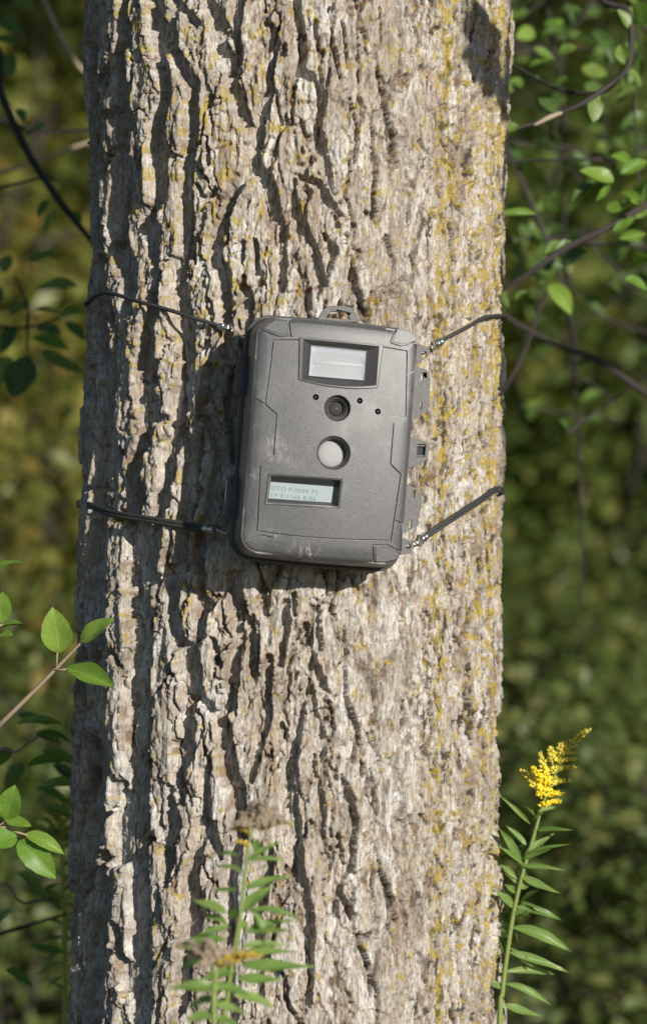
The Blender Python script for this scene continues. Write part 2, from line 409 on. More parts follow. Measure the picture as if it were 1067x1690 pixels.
# courses of the larger furrows: (origin of the close-up, its scale, [(x, y, width) ...] in close-up pixels)
FURROWS = [
 (120, 0, 2.964, [
  [(395,-60,80),(395,0,80),(405,120,75),(415,250,70),(445,380,60),(450,480,60),(410,600,75),(400,760,80),(405,900,70),(385,1030,60),(355,1110,90),(365,1210,70),(395,1300,40),(390,1420,50),(375,1560,50)],
  [(500,40,30),(470,120,50),(475,190,60),(500,270,50),(540,340,60),(590,420,50),(580,500,60),(580,600,60),(575,700,60),(550,820,60),(530,930,60),(540,1050,80),(540,1150,60),(530,1240,60),(495,1330,70),(500,1450,80),(520,1600,80)],
  [(470,-40,30),(510,20,30),(590,110,40)],
  [(640,-60,50),(650,0,50),(690,120,60),(710,220,70),(760,300,60),(760,400,50),(800,480,70),(830,570,60),(870,660,40),(875,760,50)],
  [(800,-60,60),(800,0,60),(790,100,50),(800,190,40),(810,280,40),(795,360,40)], [(705,60,25),(760,160,30),(805,210,25)],
  [(970,120,20),(970,180,40),(960,350,35),(950,450,40),(915,560,60),(905,660,50),(870,720,60),(875,820,60),(820,870,50),(770,960,50),(740,1060,40),(690,1170,60),(690,1260,70),(735,1350,70),(740,1460,60),(740,1560,60)],
  [(870,820,40),(940,880,70),(970,1000,70),(1000,1130,60),(1020,1250,50),(1010,1400,50)],
  [(650,670,10),(662,800,20)], [(830,1190,20),(825,1270,20)], [(830,1420,40),(850,1540,45)], [(890,1180,20),(905,1380,30)],
  [(250,-40,40),(245,100,45),(250,190,60),(225,290,60),(230,400,70),(240,560,80),(230,700,80),(220,850,90),(210,980,80),(200,1100,90),(215,1250,80),(265,1350,70),(250,1500,60)],
  [(110,200,50),(120,600,50),(115,900,60),(130,1150,60),(130,1350,60),(120,1600,60)],
  [(590,900,14),(640,980,20),(690,930,30)] ]),
 (100, 400, 3.073, [
  [(470,150,50),(455,350,60),(430,430,70),(420,600,90),(425,800,100),(420,950,90),(390,1070,60),(360,1150,80),(350,1300,90),(350,1400,100),(360,1550,110),(350,1690,110)],
  [(570,120,70),(580,250,80),(600,400,90),(620,530,80),(610,660,80),(590,780,90),(570,920,70),(545,1080,70),(530,1250,60),(490,1400,60),(465,1560,60),(450,1690,60)],
  [(770,50,50),(830,230,60),(840,400,50),(830,560,40)], [(930,230,40),(945,370,40),(930,520,40)],
  [(200,500,90),(220,700,100),(215,900,90),(210,1080,90),(190,1250,70),(190,1450,60),(180,1690,60)],
  [(740,640,40),(720,800,60),(760,950,60),(800,1060,60),(780,1200,50),(760,1350,60),(700,1500,60),(680,1650,60)], [(880,700,50),(850,900,40),(890,1100,50)], [(620,900,30),(650,1100,50),(640,1300,50),(610,1500,50),(600,1690,50)] ]),
 (120, 900, 2.964, [
  [(110,-40,90),(110,500,100),(100,1000,100)],
  [(310,-40,110),(300,300,110),(300,600,110),(290,850,110),(290,1060,110)],
  [(470,120,40),(470,200,50),(470,330,60),(500,440,60),(550,540,70),(550,700,70),(540,830,70),(540,980,80),(520,1060,70)],
  [(620,160,40),(620,220,40),(620,330,60),(620,440,50),(590,500,30),(600,680,40),(620,770,40),(690,820,40),(735,900,70),(745,1000,70),(740,1060,70)],
  [(780,160,60),(790,240,60),(800,310,50),(810,450,45),(780,570,60),(770,680,60),(775,770,50),(700,830,30)],
  [(680,460,20),(710,580,30)], [(920,200,40),(925,260,40),(945,340,25)],
  [(840,350,25),(870,420,40),(885,520,50),(870,600,40),(900,680,40),(935,740,60),(935,850,60),(900,1000,40),(890,1060,40)], [(960,550,30),(945,650,50),(940,740,50)],
  [(1045,280,30),(1030,420,45),(1005,570,40)], [(1020,880,20),(1040,960,40),(1040,1060,50)], [(560,780,10),(590,880,20),(570,940,15)] ]),
 (120, 1240, 2.964, [
  [(290,-20,110),(280,200,110),(270,400,130),(290,560,100),(300,700,100),(310,850,110),(310,1060,100),(310,1300,100)],
  [(90,0,120),(90,250,100),(80,400,80),(60,600,60)], [(205,170,30),(205,260,50),(205,420,90),(200,520,60)], [(140,520,40),(130,600,60),(125,700,70),(110,900,90),(100,1050,110),(90,1250,110)],
  [(190,860,30),(220,1000,40),(240,1150,40)], [(515,-20,80),(510,150,60),(515,240,40)], [(450,180,25),(470,350,80),(440,470,60),(440,560,50),(445,660,25)], [(402,300,15),(412,430,30)],
  [(640,80,20),(640,250,40),(650,370,60),(690,470,60),(715,515,30)], [(610,340,30),(600,470,50),(575,600,70),(580,750,80),(575,850,80),(540,1000,60),(520,1250,60)],
  [(735,-20,60),(755,110,80),(790,200,80),(800,320,70),(810,440,50),(770,560,60),(760,700,70),(760,840,60),(750,1000,50),(760,1300,50)], [(890,-10,30),(872,130,40)],
  [(1045,-20,60),(1030,130,80),(1040,260,60),(1040,440,50),(1060,500,50)], [(970,480,20),(955,580,40),(930,700,40),(890,800,50),(905,930,50),(900,1200,50)] ]),
 (480, 0, 2.964, [
  [(15,-40,40),(20,0,40),(40,120,40),(40,250,50),(40,350,50),(110,390,40),(150,470,40),(125,580,40),(145,720,40),(180,840,40),(212,950,20)],
  [(20,850,30),(130,900,40),(180,980,35),(245,1055,40)], [(15,880,40),(20,1050,50),(70,1150,60),(110,1270,60),(140,1380,50),(130,1450,30)], [(160,1140,30),(205,1220,35),(185,1330,30)],
  [(255,100,25),(270,220,20),(280,330,25)], [(435,40,25),(452,240,25)], [(430,350,20),(460,470,40),(480,600,35),(500,720,50),(512,795,45)], [(405,890,35),(402,1060,30),(362,1040,25)],
  [(565,40,20),(568,110,16)], [(595,1250,30),(620,1350,20)], [(630,690,25),(660,745,25)], [(735,680,30),(772,745,25)], [(785,980,35),(835,1062,25)], [(575,1040,20),(575,1080,20)], [(305,1320,40),(300,1380,40),(350,1500,40),(370,1560,30)],
  [(672,380,30),(660,545,30)], [(690,0,25),(695,50,30)], [(185,40,10),(215,280,14),(240,400,14)], [(290,480,12),(330,700,16),(310,800,12)], [(470,1150,25),(500,1290,30)], [(80,1380,40),(75,1500,40)], [(740,1390,25),(755,1480,20)], [(700,560,25),(712,640,25)] ]),
 (480, 920, 2.964, [
  [(10,180,50),(20,280,45)], [(75,330,50),(80,430,50),(100,520,50),(150,620,40),(195,665,20)], [(90,600,40),(70,660,30),(30,830,40),(10,950,50),(5,1080,40)], [(110,690,40),(130,820,50),(155,900,60),(150,1000,50)],
  [(265,360,15),(270,560,20),(270,680,30),(300,780,40),(330,880,30),(310,1000,30)], [(135,240,30),(140,450,30),(120,370,25)], [(485,120,25),(492,190,30)], [(375,860,25),(412,935,20)], [(550,700,20),(550,790,40),(530,870,20)], [(680,330,20),(712,430,25)], [(612,530,25),(662,655,20)],
  [(750,30,20),(800,190,25)], [(670,750,30),(692,850,25)], [(560,960,30),(548,1050,30)], [(830,250,20),(838,310,20)], [(755,260,14),(765,360,14)], [(480,790,14),(495,850,14)], [(575,60,30),(590,200,20)], [(760,960,25),(750,1000,25)] ]),
 (480, 1240, 2.964, [
  [(15,180,60),(20,380,40),(20,500,60),(40,640,60),(70,760,50),(80,900,60),(80,1000,60),(90,1250,50)], [(115,20,30),(140,200,40),(150,300,40),(165,430,20)], [(255,120,40),(290,250,60),(300,400,50),(290,560,30),(235,660,30),(212,815,20)], [(240,690,30),(280,770,40),(298,830,40)],
  [(350,70,40),(345,120,30)], [(395,90,25),(412,170,40),(432,310,50)], [(425,480,15),(450,620,30),(490,720,45),(500,800,45),(520,835,20)], [(630,210,25),(675,275,30)], [(630,310,45),(675,350,35)], [(695,370,30),(722,465,25)], [(695,500,25),(745,595,25)], [(828,210,30),(848,320,25)], [(570,690,20),(560,740,20)],
  [(340,890,40),(340,980,50),(380,1060,50),(390,1200,40)], [(690,640,20),(725,710,16)], [(480,850,16),(500,920,14)], [(780,900,14),(800,960,14)] ]) ]
def furrow_field(th, z, dn):
    """carves the traced furrows into a regular (z, theta) grid; dn: edge noise in mm"""
    fur = np.zeros((len(z), len(th)), np.float32); dep = np.zeros_like(fur); cum = th * 183.0; vz = z * 1000.0
    for ox, oy, k, lines in FURROWS:
        for ln in lines:
            pts = []
            for n_, (x, y, w) in enumerate(ln):
                px, py = ox + x / k, oy + y / k
                p = surf(max(142, min(820, px)), py); cx, rr = trunk_xr(p.z)
                t = max(-1.48, min(1.48, math.atan2(p.x - float(cx), AX_Y - p.y)))
                fine = 1 - 0.35 * float(sst(0.1, 0.5, t))
                if ox == 480 and n_ in (0, len(ln) - 1) and 0 < y < 1500: fine *= 0.35            # cracks that taper out
                pts.append((t * 183.0, p.z * 1000.0, fine * w / k * 0.53 * 1.25 / max(0.42, math.cos(t))))
            for (u0, v0, w0), (u1, v1, w1) in zip(pts[:-1], pts[1:]):
                m = max(w0, w1) + 7
                i0, i1 = np.searchsorted(vz, [min(v0, v1) - m, max(v0, v1) + m]); j0, j1 = np.searchsorted(cum, [min(u0, u1) - m, max(u0, u1) + m])
                if i1 <= i0 or j1 <= j0: continue
                U, V = np.meshgrid(cum[j0:j1], vz[i0:i1]); dx, dy = u1 - u0, v1 - v0; L2 = dx * dx + dy * dy + 1e-6
                t = np.clip(((U - u0) * dx + (V - v0) * dy) / L2, 0, 1); d = np.hypot(U - u0 - t * dx, V - v0 - t * dy); hw = 0.5 * (w0 + (w1 - w0) * t)
                nz = dn[i0:i1, j0:j1] * np.clip(hw / 2.6, 0.5, 1.0)
                f = 1 - sst(0.74 * hw, hw + 0.6, d + nz); D = np.clip(7.5 + 0.9 * hw, 7.5, 14)
                sub = fur[i0:i1, j0:j1]; sd = dep[i0:i1, j0:j1]
                better = f * D > sub * sd; sub[better] = f[better].astype(np.float32); sd[better] = D[better]
    return fur, dep

def bark(u, v, th, thg, zg):
    """u: arc length in mm, v: height in mm. Returns relief in mm and masks"""
    f = np.float32
    u = u.astype(f); v = v.astype(f)
    right = sst(0.30, 1.05, th)                                 # the side that shows finer, flakier bark
    w1 = fbm(u / 52, v / 110, 2, 3); w2 = fbm(u / 12, v / 26, 3, 5)
    uw = u + 13.0 * w1 + 4.2 * w2; vw = v + 26 * fbm(u / 38, v / 80, 2, 9) + 7 * fbm(u / 8, v / 12, 2, 10)
    F1, d, a, b2, sx, sy = voronoi(uw / 40, vw / 200, 21)
    e = pair_hash(a, b2, 1); e2 = pair_hash(a, b2, 2); dm = d * 40
    s = np.clip((e - 0.10) * 2.6, 0.0, 1.0) * (1 - 0.25 * right)
    wd = (3.6 + 6.6 * e2) * (1 - 0.5 * right)
    dn = dm + 2.0 * fbm(u / 7, v / 20, 3, 31)
    fur = (1 - sst(0.5 * wd, wd + 0.5, dn)) * s
    depth = 15.0 * (1 - 0.45 * right)
    vis = (1 - sst(1.15, 1.4, np.abs(th))) * sst(505, 540, v) * (1 - sst(1375, 1400, v))   # where the courses are traced
    fur = fur * (1 - 0.82 * vis)
    ft, dt = furrow_field(thg, zg, 1.7 * fbm(u / 6, v / 18, 2, 35) + 0.6 * (1 - right) * fbm(u / 1.9, v / 3.6, 2, 37))
    dt = dt * (1 - 0.3 * right); ft = ft * (1 - 0.9 * sst(0.85, 1.1, th + 0.15 * w1))
    carve = np.maximum(depth * fur, dt * ft); fur = np.maximum(fur, ft); depth = carve / np.maximum(fur, 1e-3)
    ha = pair_hash(a, a, 3); hb = pair_hash(a, a, 4)
    H = ((ha - 0.5) * 4.0 + (uw / 40 - sx) * (hb - 0.5) * 8.0) * (1 - 0.5 * vis)
    # the ridges break into tilted blocks, the blocks into scales
    def blocks(U, V, su, sv, seed, off, tu, tv, w0, w1_, cd_, prob):
        F, dd_, i1, i2, X, Y = voronoi(U / su, V / sv, seed)
        e_ = pair_hash(i1, i2, seed); e3 = pair_hash(i1, i2, seed + 1)
        c_ = (1 - sst(0.35, 1.0, (dd_ * su) / (w0 + (w1_ - w0) * e3))) * np.clip((e_ - (1 - prob)) * 4, 0, 1)
        h = (pair_hash(i1, i1, seed + 2) - 0.5) * 2 * off + (U - X * su) * (pair_hash(i1, i1, seed + 3) - 0.5) * 2 * tu + (V - Y * sv) * (pair_hash(i1, i1, seed + 4) - 0.5) * 2 * tv
        return h - cd_ * c_, c_, i1
    j1 = fbm(u / 6, v / 20, 3, 41); j2 = fbm(u / 2.6, v / 9, 2, 47)
    hA, crk, iA = blocks(u + 9 * w1 + 5.0 * w2 + 1.6 * j1, vw + 9 * j1, 25, 74, 51, 2.6, 0.16, 0.03, 1.6, 4.6, 6.5 - 3.6 * right, 0.72)
    hB, crB, iB = blocks(u + 3.0 * w2 + 1.5 * j1 + 0.6 * j2, (v + 10 * w2 + 5 * j1), 10.5, 38, 57, 1.3, 0.22, 0.05, 0.5, 1.9, 2.8 - 1.0 * right, 0.62)
    hC, crC, iC = blocks(u + 1.5 * j1 + 0.7 * j2, v + 3 * j1 + 1.2 * j2, 4.2, 13, 63, 0.40, 0.2, 0.04, 0.3, 0.9, 0.8, 0.5)
    hD, crD, iD = blocks(u + 5 * w2 + 2.2 * j1 + 0.5 * j2, v + 18 * w2 + 8 * j1, 14, 85, 69, 2.0, 0.16, 0.02, 0.9, 2.6, 3.6, 0.7)
    hE, crE, iE = blocks(u + 3 * w2 + 1.6 * j1 + 0.4 * j2, v + 12 * w1 + 9 * j1, 6.5, 33, 73, 0.9, 0.2, 0.03, 0.6, 1.4, 1.4, 0.5)
    H = H + hA * (1 - 0.5 * right) + hB * (0.85 - 0.3 * right) + hC * (0.8 - 0.1 * right) + right * (hD + hE)
    # cross cracks
    nc = fbm(u / 60 + 0.2 * w2, v / 30 + 0.12 * w2, 2, 61)
    cm = sst(0.02, 0.28, fbm(u / 26, v / 34, 2, 63))
    cross = np.exp(-(nc / 0.02) ** 2) * cm
    H = H - 3.6 * cross
    # flakes: stepped layers
    t = 2.6 * fbm(u / 12, v / 55, 4, 71, 0.55) + 0.5 * w2
    fl = np.floor(t); fr = t - fl
    H = H + (fl + sst(0.0, 0.1, fr)) * 1.0 * (0.7 + 0.55 * right)
    H = H * (1 - 0.5 * fur) - depth * fur
    H = H + (0.34 + 0.2 * right) * fbm(u / 2.2, v / 6.5, 3, 91, 0.65) + 0.9 * right * fbm(u / 10, v / 34, 3, 97) + 1.1 * fur * fbm(u / 5, v / 7, 3, 93, 0.6) + 2.2 * fbm(u / 70, v / 160, 2, 95)
    H = np.clip(H, -18, 6.5)
    # lichen ---------------------------------------------------------
    top = sst(700, 1250, v)
    col = np.exp(-((th - 0.77 - 0.05 * perlin(v / 60, v * 0 + 3, 5)) / 0.07) ** 2) * (0.65 + 0.35 * perlin(v / 45, v * 0, 6)) \
        + 0.85 * np.exp(-((th - 1.28) / 0.16) ** 2) * (0.8 + 0.5 * perlin(v / 50, v * 0 + 8, 7)) + 0.35 * np.exp(-((th - 1.0) / 0.12) ** 2)
    leftp = np.exp(-((th + 0.45) / 0.45) ** 2) * (0.05 + 0.27 * top)
    bias = 0.06 + 0.14 * top + leftp + 0.95 * col
    ln = fbm(u / 8.0, v / 13, 5, 101, 0.6)
    F1c, dc, ac, _, _, _ = voronoi(u / 3.1 + 0.4 * w2, v / 3.4, 111)
    hc = pair_hash(ac, ac, 7)
    spot = (hc < 0.035 + 0.2 * bias) * (1 - sst(0.28, 0.48, F1c))
    mass = sst(0.66, 0.86, ln + bias * 0.85)
    lichen = np.clip(np.maximum(spot * sst(-0.25, 0.25, fbm(u / 20, v / 28, 2, 103) + bias - 0.15), mass), 0, 1) * (1 - 0.75 * fur)
    lichen = lichen * (0.6 + 0.4 * sst(-0.3, 0.4, fbm(u / 2.0, v / 2.0, 2, 107)))
    H = H + lichen * (0.5 + 0.7 * fbm(u / 1.9, v / 1.9, 2, 109))
    thm = th + 0.05 * w1 + 0.03 * w2
    moss = sst(0.55, 0.95, fbm(u / 5, v / 10, 3, 121) + 0.8 * np.exp(-((thm - 0.76) / 0.05) ** 2) * (0.7 + 0.6 * perlin(v / 40, v * 0 + 2, 8)) + 0.25 * np.exp(-((thm - 1.0) / 0.06) ** 2) - 0.2) * 0.85
    moss = moss * sst(0.1, 0.4, th)
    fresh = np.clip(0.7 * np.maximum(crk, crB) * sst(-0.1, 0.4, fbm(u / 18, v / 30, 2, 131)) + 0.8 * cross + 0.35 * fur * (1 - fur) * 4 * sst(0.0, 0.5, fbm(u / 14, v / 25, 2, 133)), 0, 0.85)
    shade_ = np.clip(0.9 * sst(0.3, 0.8, ft) * sst(0.12, 0.5, th) * sst(-0.5, 0.1, fbm(u / 8, v / 16, 2, 157)) + sst(0.0, 0.6, right) * np.maximum(sst(0.05, 0.55, crD) * sst(-0.35, -0.05, fbm(u / 14, v / 40, 2, 151)), 0.9 * sst(0.15, 0.6, crE) * sst(-0.05, 0.2, fbm(u / 9, v / 22, 2, 155))) * 1.0 + 0.5 * crk * sst(0.0, 0.5, fbm(u / 16, v / 30, 2, 153)), 0, 0.93)  # crack shade painted as colour, where the sunlit relief casts none
    tone = np.clip(0.1 + 0.7 * (pair_hash(iA, iA, 8) - 0.5) + 0.7 * (pair_hash(iB, iB, 8) - 0.5) + 0.5 * fbm(u / 9, v / 22, 3, 141), 0, 0.85)
    brown = np.clip(0.75 * (pair_hash(iB, iB, 12) - 0.55) + 0.6 * (pair_hash(iA, iA, 13) - 0.6) + 0.45 * fbm(u / 7, v / 16, 3, 143), 0, 0.8)
    org = sst(0.7, 0.9, 1.4 * np.exp(-((th - 1.30) / 0.025) ** 2 - ((v - 936) / 4.0) ** 2))
    return H, lichen, moss, fresh, tone, org, brown, shade_

def build_trunk(parent):
    step = 0.92e-3 / 0.183
    th_d = np.arange(R_(-113), R_(113), step)
    th_c = np.linspace(R_(113), R_(360 - 113), 64)[:-1]
    th = np.concatenate([th_d, th_c]); z_d = np.arange(0.49, 1.415, 1.0e-3)
    z = np.concatenate([np.linspace(-0.05, 0.49, 70)[:-1], z_d, np.linspace(1.416, 2.9, 130)])
    TH, Z = np.meshgrid(th, z)
    thw = np.where(TH > math.pi, TH - 2 * math.pi, TH)
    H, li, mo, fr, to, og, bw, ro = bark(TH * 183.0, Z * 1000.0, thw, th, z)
    # blend the relief over the seam at the back
    seam = sst(R_(-113), R_(-100), TH) ; H = H * seam
    cx, r0 = trunk_xr(Z)
    flare = np.maximum(0, 0.35 - Z) ** 2 * 0.35 * (1 + 0.5 * np.sin(TH * 5 + 0.6))
    r = r0 * trunk_k(thw) + flare + (H - 0.5) * 1e-3
    co = np.stack([cx + r * np.sin(TH), AX_Y - r * np.cos(TH), Z], -1).reshape(-1, 3)
    n = len(th); idx = np.arange(len(co)).reshape(len(z), n)
    nx = np.roll(idx, -1, axis=1)
    q = np.stack([idx[:-1], nx[:-1], nx[1:], idx[1:]], -1).reshape(-1, 4)
    m = mesh_np('trunk', co, q, True, dict(lichen=li, moss=mo, fresh=fr, tone=to, orange=og, brown=bw, crack_shade=ro))
    return obj('trunk', m, M_BARK, parent)
tree = thing('tree', (0, 0, 0), 'thick tree trunk with deeply furrowed grey bark and yellow lichen', 'tree')
build_trunk(tree)
# snapped limb stubs and the first boughs above the picture
for (a, z0, L, r, up) in ((0.9, 2.45, 1.6, 0.05, 0.9), (2.6, 2.6, 1.8, 0.06, 1.1), (-1.4, 2.7, 1.7, 0.055, 1.0)):
    cx, rr = trunk_xr(z0); d = Vector((math.sin(a), -math.cos(a), up)).normalized()
    p0 = Vector((float(cx), AX_Y, z0))
    tube('limb', catmull([p0, p0 + d * 0.5 * L + Vector((0, 0, 0.05)), p0 + d * L + Vector((0, 0, 0.35))]), [r * 1.5, r, r * 0.5], 12, M_WOOD, tree)
p0 = Vector((float(trunk_xr(2.85)[0]), AX_Y, 2.8))
tube('upper_stem', catmull([p0, p0 + Vector((0.03, 0.03, 1.5)), p0 + Vector((-0.05, 0.1, 3.2))]), [0.155, 0.12, 0.05], 20, M_WOOD, tree)

def own_crown():
    r = np.random.default_rng(41); n = 120; a = r.uniform(0, 2 * np.pi, n); q_ = 3.4 * np.sqrt(r.random(n))
    c = np.stack([q_ * np.cos(a), AX_Y + q_ * np.sin(a), 3.9 + 3.0 * r.random(n) * (1 - 0.07 * q_ ** 2)], -1)
    v, f, t = leaf_cloud(c, 42, (0.28, 0.28, 0.2), 0.15, 42)
    return obj('crown', mesh_np('crown', v, f, False, dict(tint=t)), M_FOL, tree)
# ------------------------------------------------------------------ trail camera
def f2l(pts): return [f2(*p) for p in pts]
rot = Matrix.Rotation(R_(10.5), 4, 'Z') @ Matrix.Rotation(R_(-3.0), 4, 'X') @ Matrix.Rotation(R_(5.0), 4, 'Y')
fc = rot @ Vector((0, FY, 0))
dev = thing('trail_camera', (0, 0, 0), 'dark grey plastic trail camera strapped tilted to the tree trunk', 'camera')
target = P(546, 727, -0.062)
DEV_M = Matrix.Translation(target - fc) @ rot
dev.matrix_world = DEV_M

def rrect(w, h, r, n=8, bulge=0.0):
    pts = []
    for cx, cz, a0 in ((w / 2 - r, h / 2 - r, 0), (-w / 2 + r, h / 2 - r, 90), (-w / 2 + r, -h / 2 + r, 180), (w / 2 - r, -h / 2 + r, 270)):
        for k in range(n + 1):
            a = R_(a0 + 90 * k / n); pts.append((cx + r * math.cos(a), cz + r * math.sin(a)))
    if bulge:
        out = []
        m = len(pts)
        for i in range(m):
            p, q = pts[i], pts[(i + 1) % m]; L = math.hypot(q[0] - p[0], q[1] - p[1]); out.append(p)
            if L > 0.02:
                for s in range(1, 8): out.append((p[0] + (q[0] - p[0]) * s / 8, p[1] + (q[1] - p[1]) * s / 8))
        pts = []
        for x, z in out:
            bz = bulge * (1 - (2 * x / w) ** 2); pts.append((x, z + (bz if z > 0 else -bz) * (abs(z) / (h / 2)) ** 4))
    return pts
def loft(loops, cap0=False, cap1=False):
    V = [p for l in loops for p in l]; n = len(loops[0]); Fs = []
    for i in range(len(loops) - 1):
        for k in range(n):
            a, b = i * n + k, i * n + (k + 1) % n
            Fs.append((a, b, b + n, a + n))
    if cap0: Fs.append(tuple(reversed(range(n))))
    if cap1: Fs.append(tuple((len(loops) - 1) * n + k for k in range(n)))
    return V, Fs
def L3(l, y): return [(x, y, z) for x, z in l]
def sharp(m, ang=30):
    bm = bmesh.new(); bm.from_mesh(m)
    bmesh.ops.remove_doubles(bm, verts=bm.verts, dist=1e-6)
    bmesh.ops.recalc_face_normals(bm, faces=bm.faces)
    for e in bm.edges:
        e.smooth = not (len(e.link_faces) == 2 and e.calc_face_angle(0) > R_(ang))
    for f in bm.faces: f.smooth = True
    bm.to_mesh(m); bm.free(); return m
def prism(name, outline, y0, y1, mat_, parent, holes=(), bevel=0.0):
    polys = [[Vector((x, 0, z)) for x, z in outline]] + [[Vector((x, 0, z)) for x, z in h] for h in holes]
    flat = [p for q_ in polys for p in q_]
    tris = tessellate_polygon([[Vector((p.x, p.z, 0)) for p in q_] for q_ in polys])
    n = len(flat); V = [(p.x, y0, p.z) for p in flat] + [(p.x, y1, p.z) for p in flat]
    Fs = [tuple(t) for t in tris] + [tuple(n + i for i in reversed(t)) for t in tris]
    o = 0
    for q_ in polys:
        k = len(q_)
        for i in range(k):
            a, b = o + i, o + (i + 1) % k; Fs.append((a, b, b + n, a + n))
        o += k
    m = mesh_py(name, V, Fs); sharp(m)
    ob = obj(name, m, mat_, parent)
    if bevel:
        md = ob.modifiers.new('bevel', 'BEVEL'); md.width = bevel; md.segments = 2; md.limit_method = 'ANGLE'; md.angle_limit = R_(40)
    return ob

def face_y(x, z):                           # the cover is slightly domed
    return FY + 0.0036 * ((2 * x / W) ** 2) + 0.0030 * ((2 * z / HH) ** 2)
# cover: wall loops, then a domed grid face
def build_cover():
    bm = bmesh.new()
    prof = [(0.0026, FLY), (0.0016, FLY - 0.018), (0.0004, FLY - 0.0275), (-0.0008, None)]
    nx, nz = 28, 40
    # face grid mapped from a square to a rounded rectangle
    loops = []
    for k, (o_, y) in enumerate(prof):
        l = rrect(W + 2 * o_, HH + 2 * o_, 0.0135 + o_, 8, 0.0018)
        loops.append([(x, (face_y(x, z) + 0.0016) if y is None else y, z) for x, z in l])
    for ins, lift in ((-0.0018, 0.0006), (-0.0032, 0.0001)):
        l = rrect(W + 2 * ins, HH + 2 * ins, 0.0135 + ins, 8, 0.0018)
        loops.append([(x, face_y(x, z) + lift, z) for x, z in l])
    base = rrect(W - 0.0064, HH - 0.0064, 0.0103, 8, 0.0018)
    for s in (0.9, 0.75, 0.55, 0.35, 0.15):
        loops.append([(x * s, face_y(x * s, z * s), z * s) for x, z in base])
    V, Fs = loft(loops, True, False)
    n = len(base); V.append((0, face_y(0, 0), 0)); c = len(V) - 1; L = (len(loops) - 1) * n
    for k in range(n): Fs.append((L + k, L + (k + 1) % n, c))
    return mesh_py('front_cover', V, Fs)
cover = obj('front_cover', build_cover(), M_COVER, dev)
sharp(cover.data, 38)

cutters = []
def cutter(outline, y0, y1, inner=None):
    """closed prism (or frustum) used to cut a recess"""
    inner = inner or outline
    V, Fs = loft([L3(outline, y0), L3(inner, y1)], True, True)
    m = mesh_py('cut', V, Fs, False); bm = bmesh.new(); bm.from_mesh(m); bmesh.ops.recalc_face_normals(bm, faces=bm.faces); bm.to_mesh(m); bm.free()
    ob = bpy.data.objects.new('cut', m); C.objects.link(ob); ob.matrix_world = DEV_M; cutters.append(ob)
def circ(X, Y, r, n=32):
    x, z = f2(X, Y); k = W / 702.5
    return [(x + r * k * math.cos(2 * math.pi * i / n), z + r * k * math.sin(2 * math.pi * i / n)) for i in range(n)]
def dens(pts, n):
    """closed polygon with n points per edge"""
    out = []
    for i in range(len(pts)):
        p, q_ = pts[i], pts[(i + 1) % len(pts)]
        for s in range(n): out.append((p[0] + (q_[0] - p[0]) * s / n, p[1] + (q_[1] - p[1]) * s / n))
    return out
def sag(pts, n, edge, amt):
    """bow one edge of the densified polygon outwards"""
    out = list(pts)
    for s in range(n):
        t = s / n; x, z = out[edge * n + s]; out[edge * n + s] = (x, z - amt * 4 * t * (1 - t))
    return out
def shrink(pts, k):
    cx = sum(p[0] for p in pts) / len(pts); cz = sum(p[1] for p in pts) / len(pts)
    out = []
    for x, z in pts:
        d = math.hypot(x - cx, z - cz); out.append((cx + (x - cx) * (1 - k / d), cz + (z - cz) * (1 - k / d)))
    return out
NB = 8
flash_o = sag(dens(f2l([(406, 224), (776, 262), (750, 452), (402, 414)]), NB), NB, 2, 0.0034)
flash_m = sag(dens(f2l([(424, 234), (756, 266), (742, 440), (416, 412)]), NB), NB, 2, 0.0030)
flash_b = dens(f2l([(462, 258), (706, 284), (696, 416), (452, 394)]), NB)
lcd_o = dens(f2l([(275, 829), (598, 855), (584, 987), (260, 964)]), NB)
lcd_m = dens(f2l([(285, 838), (588, 862), (577, 977), (271, 955)]), NB)
lcd_b = dens(f2l([(291, 862), (566, 886), (557, 958), (281, 936)]), NB)
cutter(shrink(flash_o, 0.0006), FY - 0.004, FY + 0.010)
cutter(shrink(lcd_o, 0.0006), FY - 0.004, FY + 0.012)
cutter(circ(573, 541, 57), FY - 0.004, FY + 0.0125)
cutter(circ(557, 739, 74), FY - 0.004, FY + 0.0130, circ(557, 739, 66))
for X, Y in ((478, 492), (671, 509), (751, 557)): cutter(circ(X, Y, 13.5, 18), FY - 0.004, FY + 0.006)
def strip(pts, wd):
    out_l, out_r = [], []
    for i, p in enumerate(pts):
        a = Vector(pts[max(i - 1, 0)]); b = Vector(p); c = Vector(pts[min(i + 1, len(pts) - 1)])
        d1 = (b - a).normalized() if i else (c - b).normalized(); d2 = (c - b).normalized() if i < len(pts) - 1 else d1
        nrm = Vector((-(d1.y + d2.y), d1.x + d2.x)).normalized(); k = wd / 2 / max(0.4, nrm.dot(Vector((-d1.y, d1.x))))
        out_l.append(tuple(b + nrm * k)); out_r.append(tuple(b - nrm * k))
    return out_l + out_r[::-1]
GRV = [[(404, 236), (294, 238), (277, 380), (259, 521), (308, 566), (302, 655), (296, 744), (240, 786), (228, 1080), (330, 1098), (440, 1111), (560, 1120), (690, 1127), (813, 1130),
        (834, 980), (855, 836), (808, 790), (815, 690), (822, 606), (875, 576), (882, 286), (772, 268)],
       [(236, 188), (322, 222), (371, 219), (360, 146)], [(830, 176), (807, 250), (858, 266), (936, 244)],
       [(176, 1120), (252, 1100), (300, 1112)], [(738, 1232), (734, 1150), (800, 1150), (866, 1184)], [(833, 1040), (878, 1066)], [(258, 521), (222, 495)],
       [(882, 390), (926, 372)], [(240, 786), (194, 835)]]
for g in GRV: cutter(strip(f2l(g), 0.00085), FY - 0.004, FY + 0.0062) if False else None
dg = bpy.context.evaluated_depsgraph_get
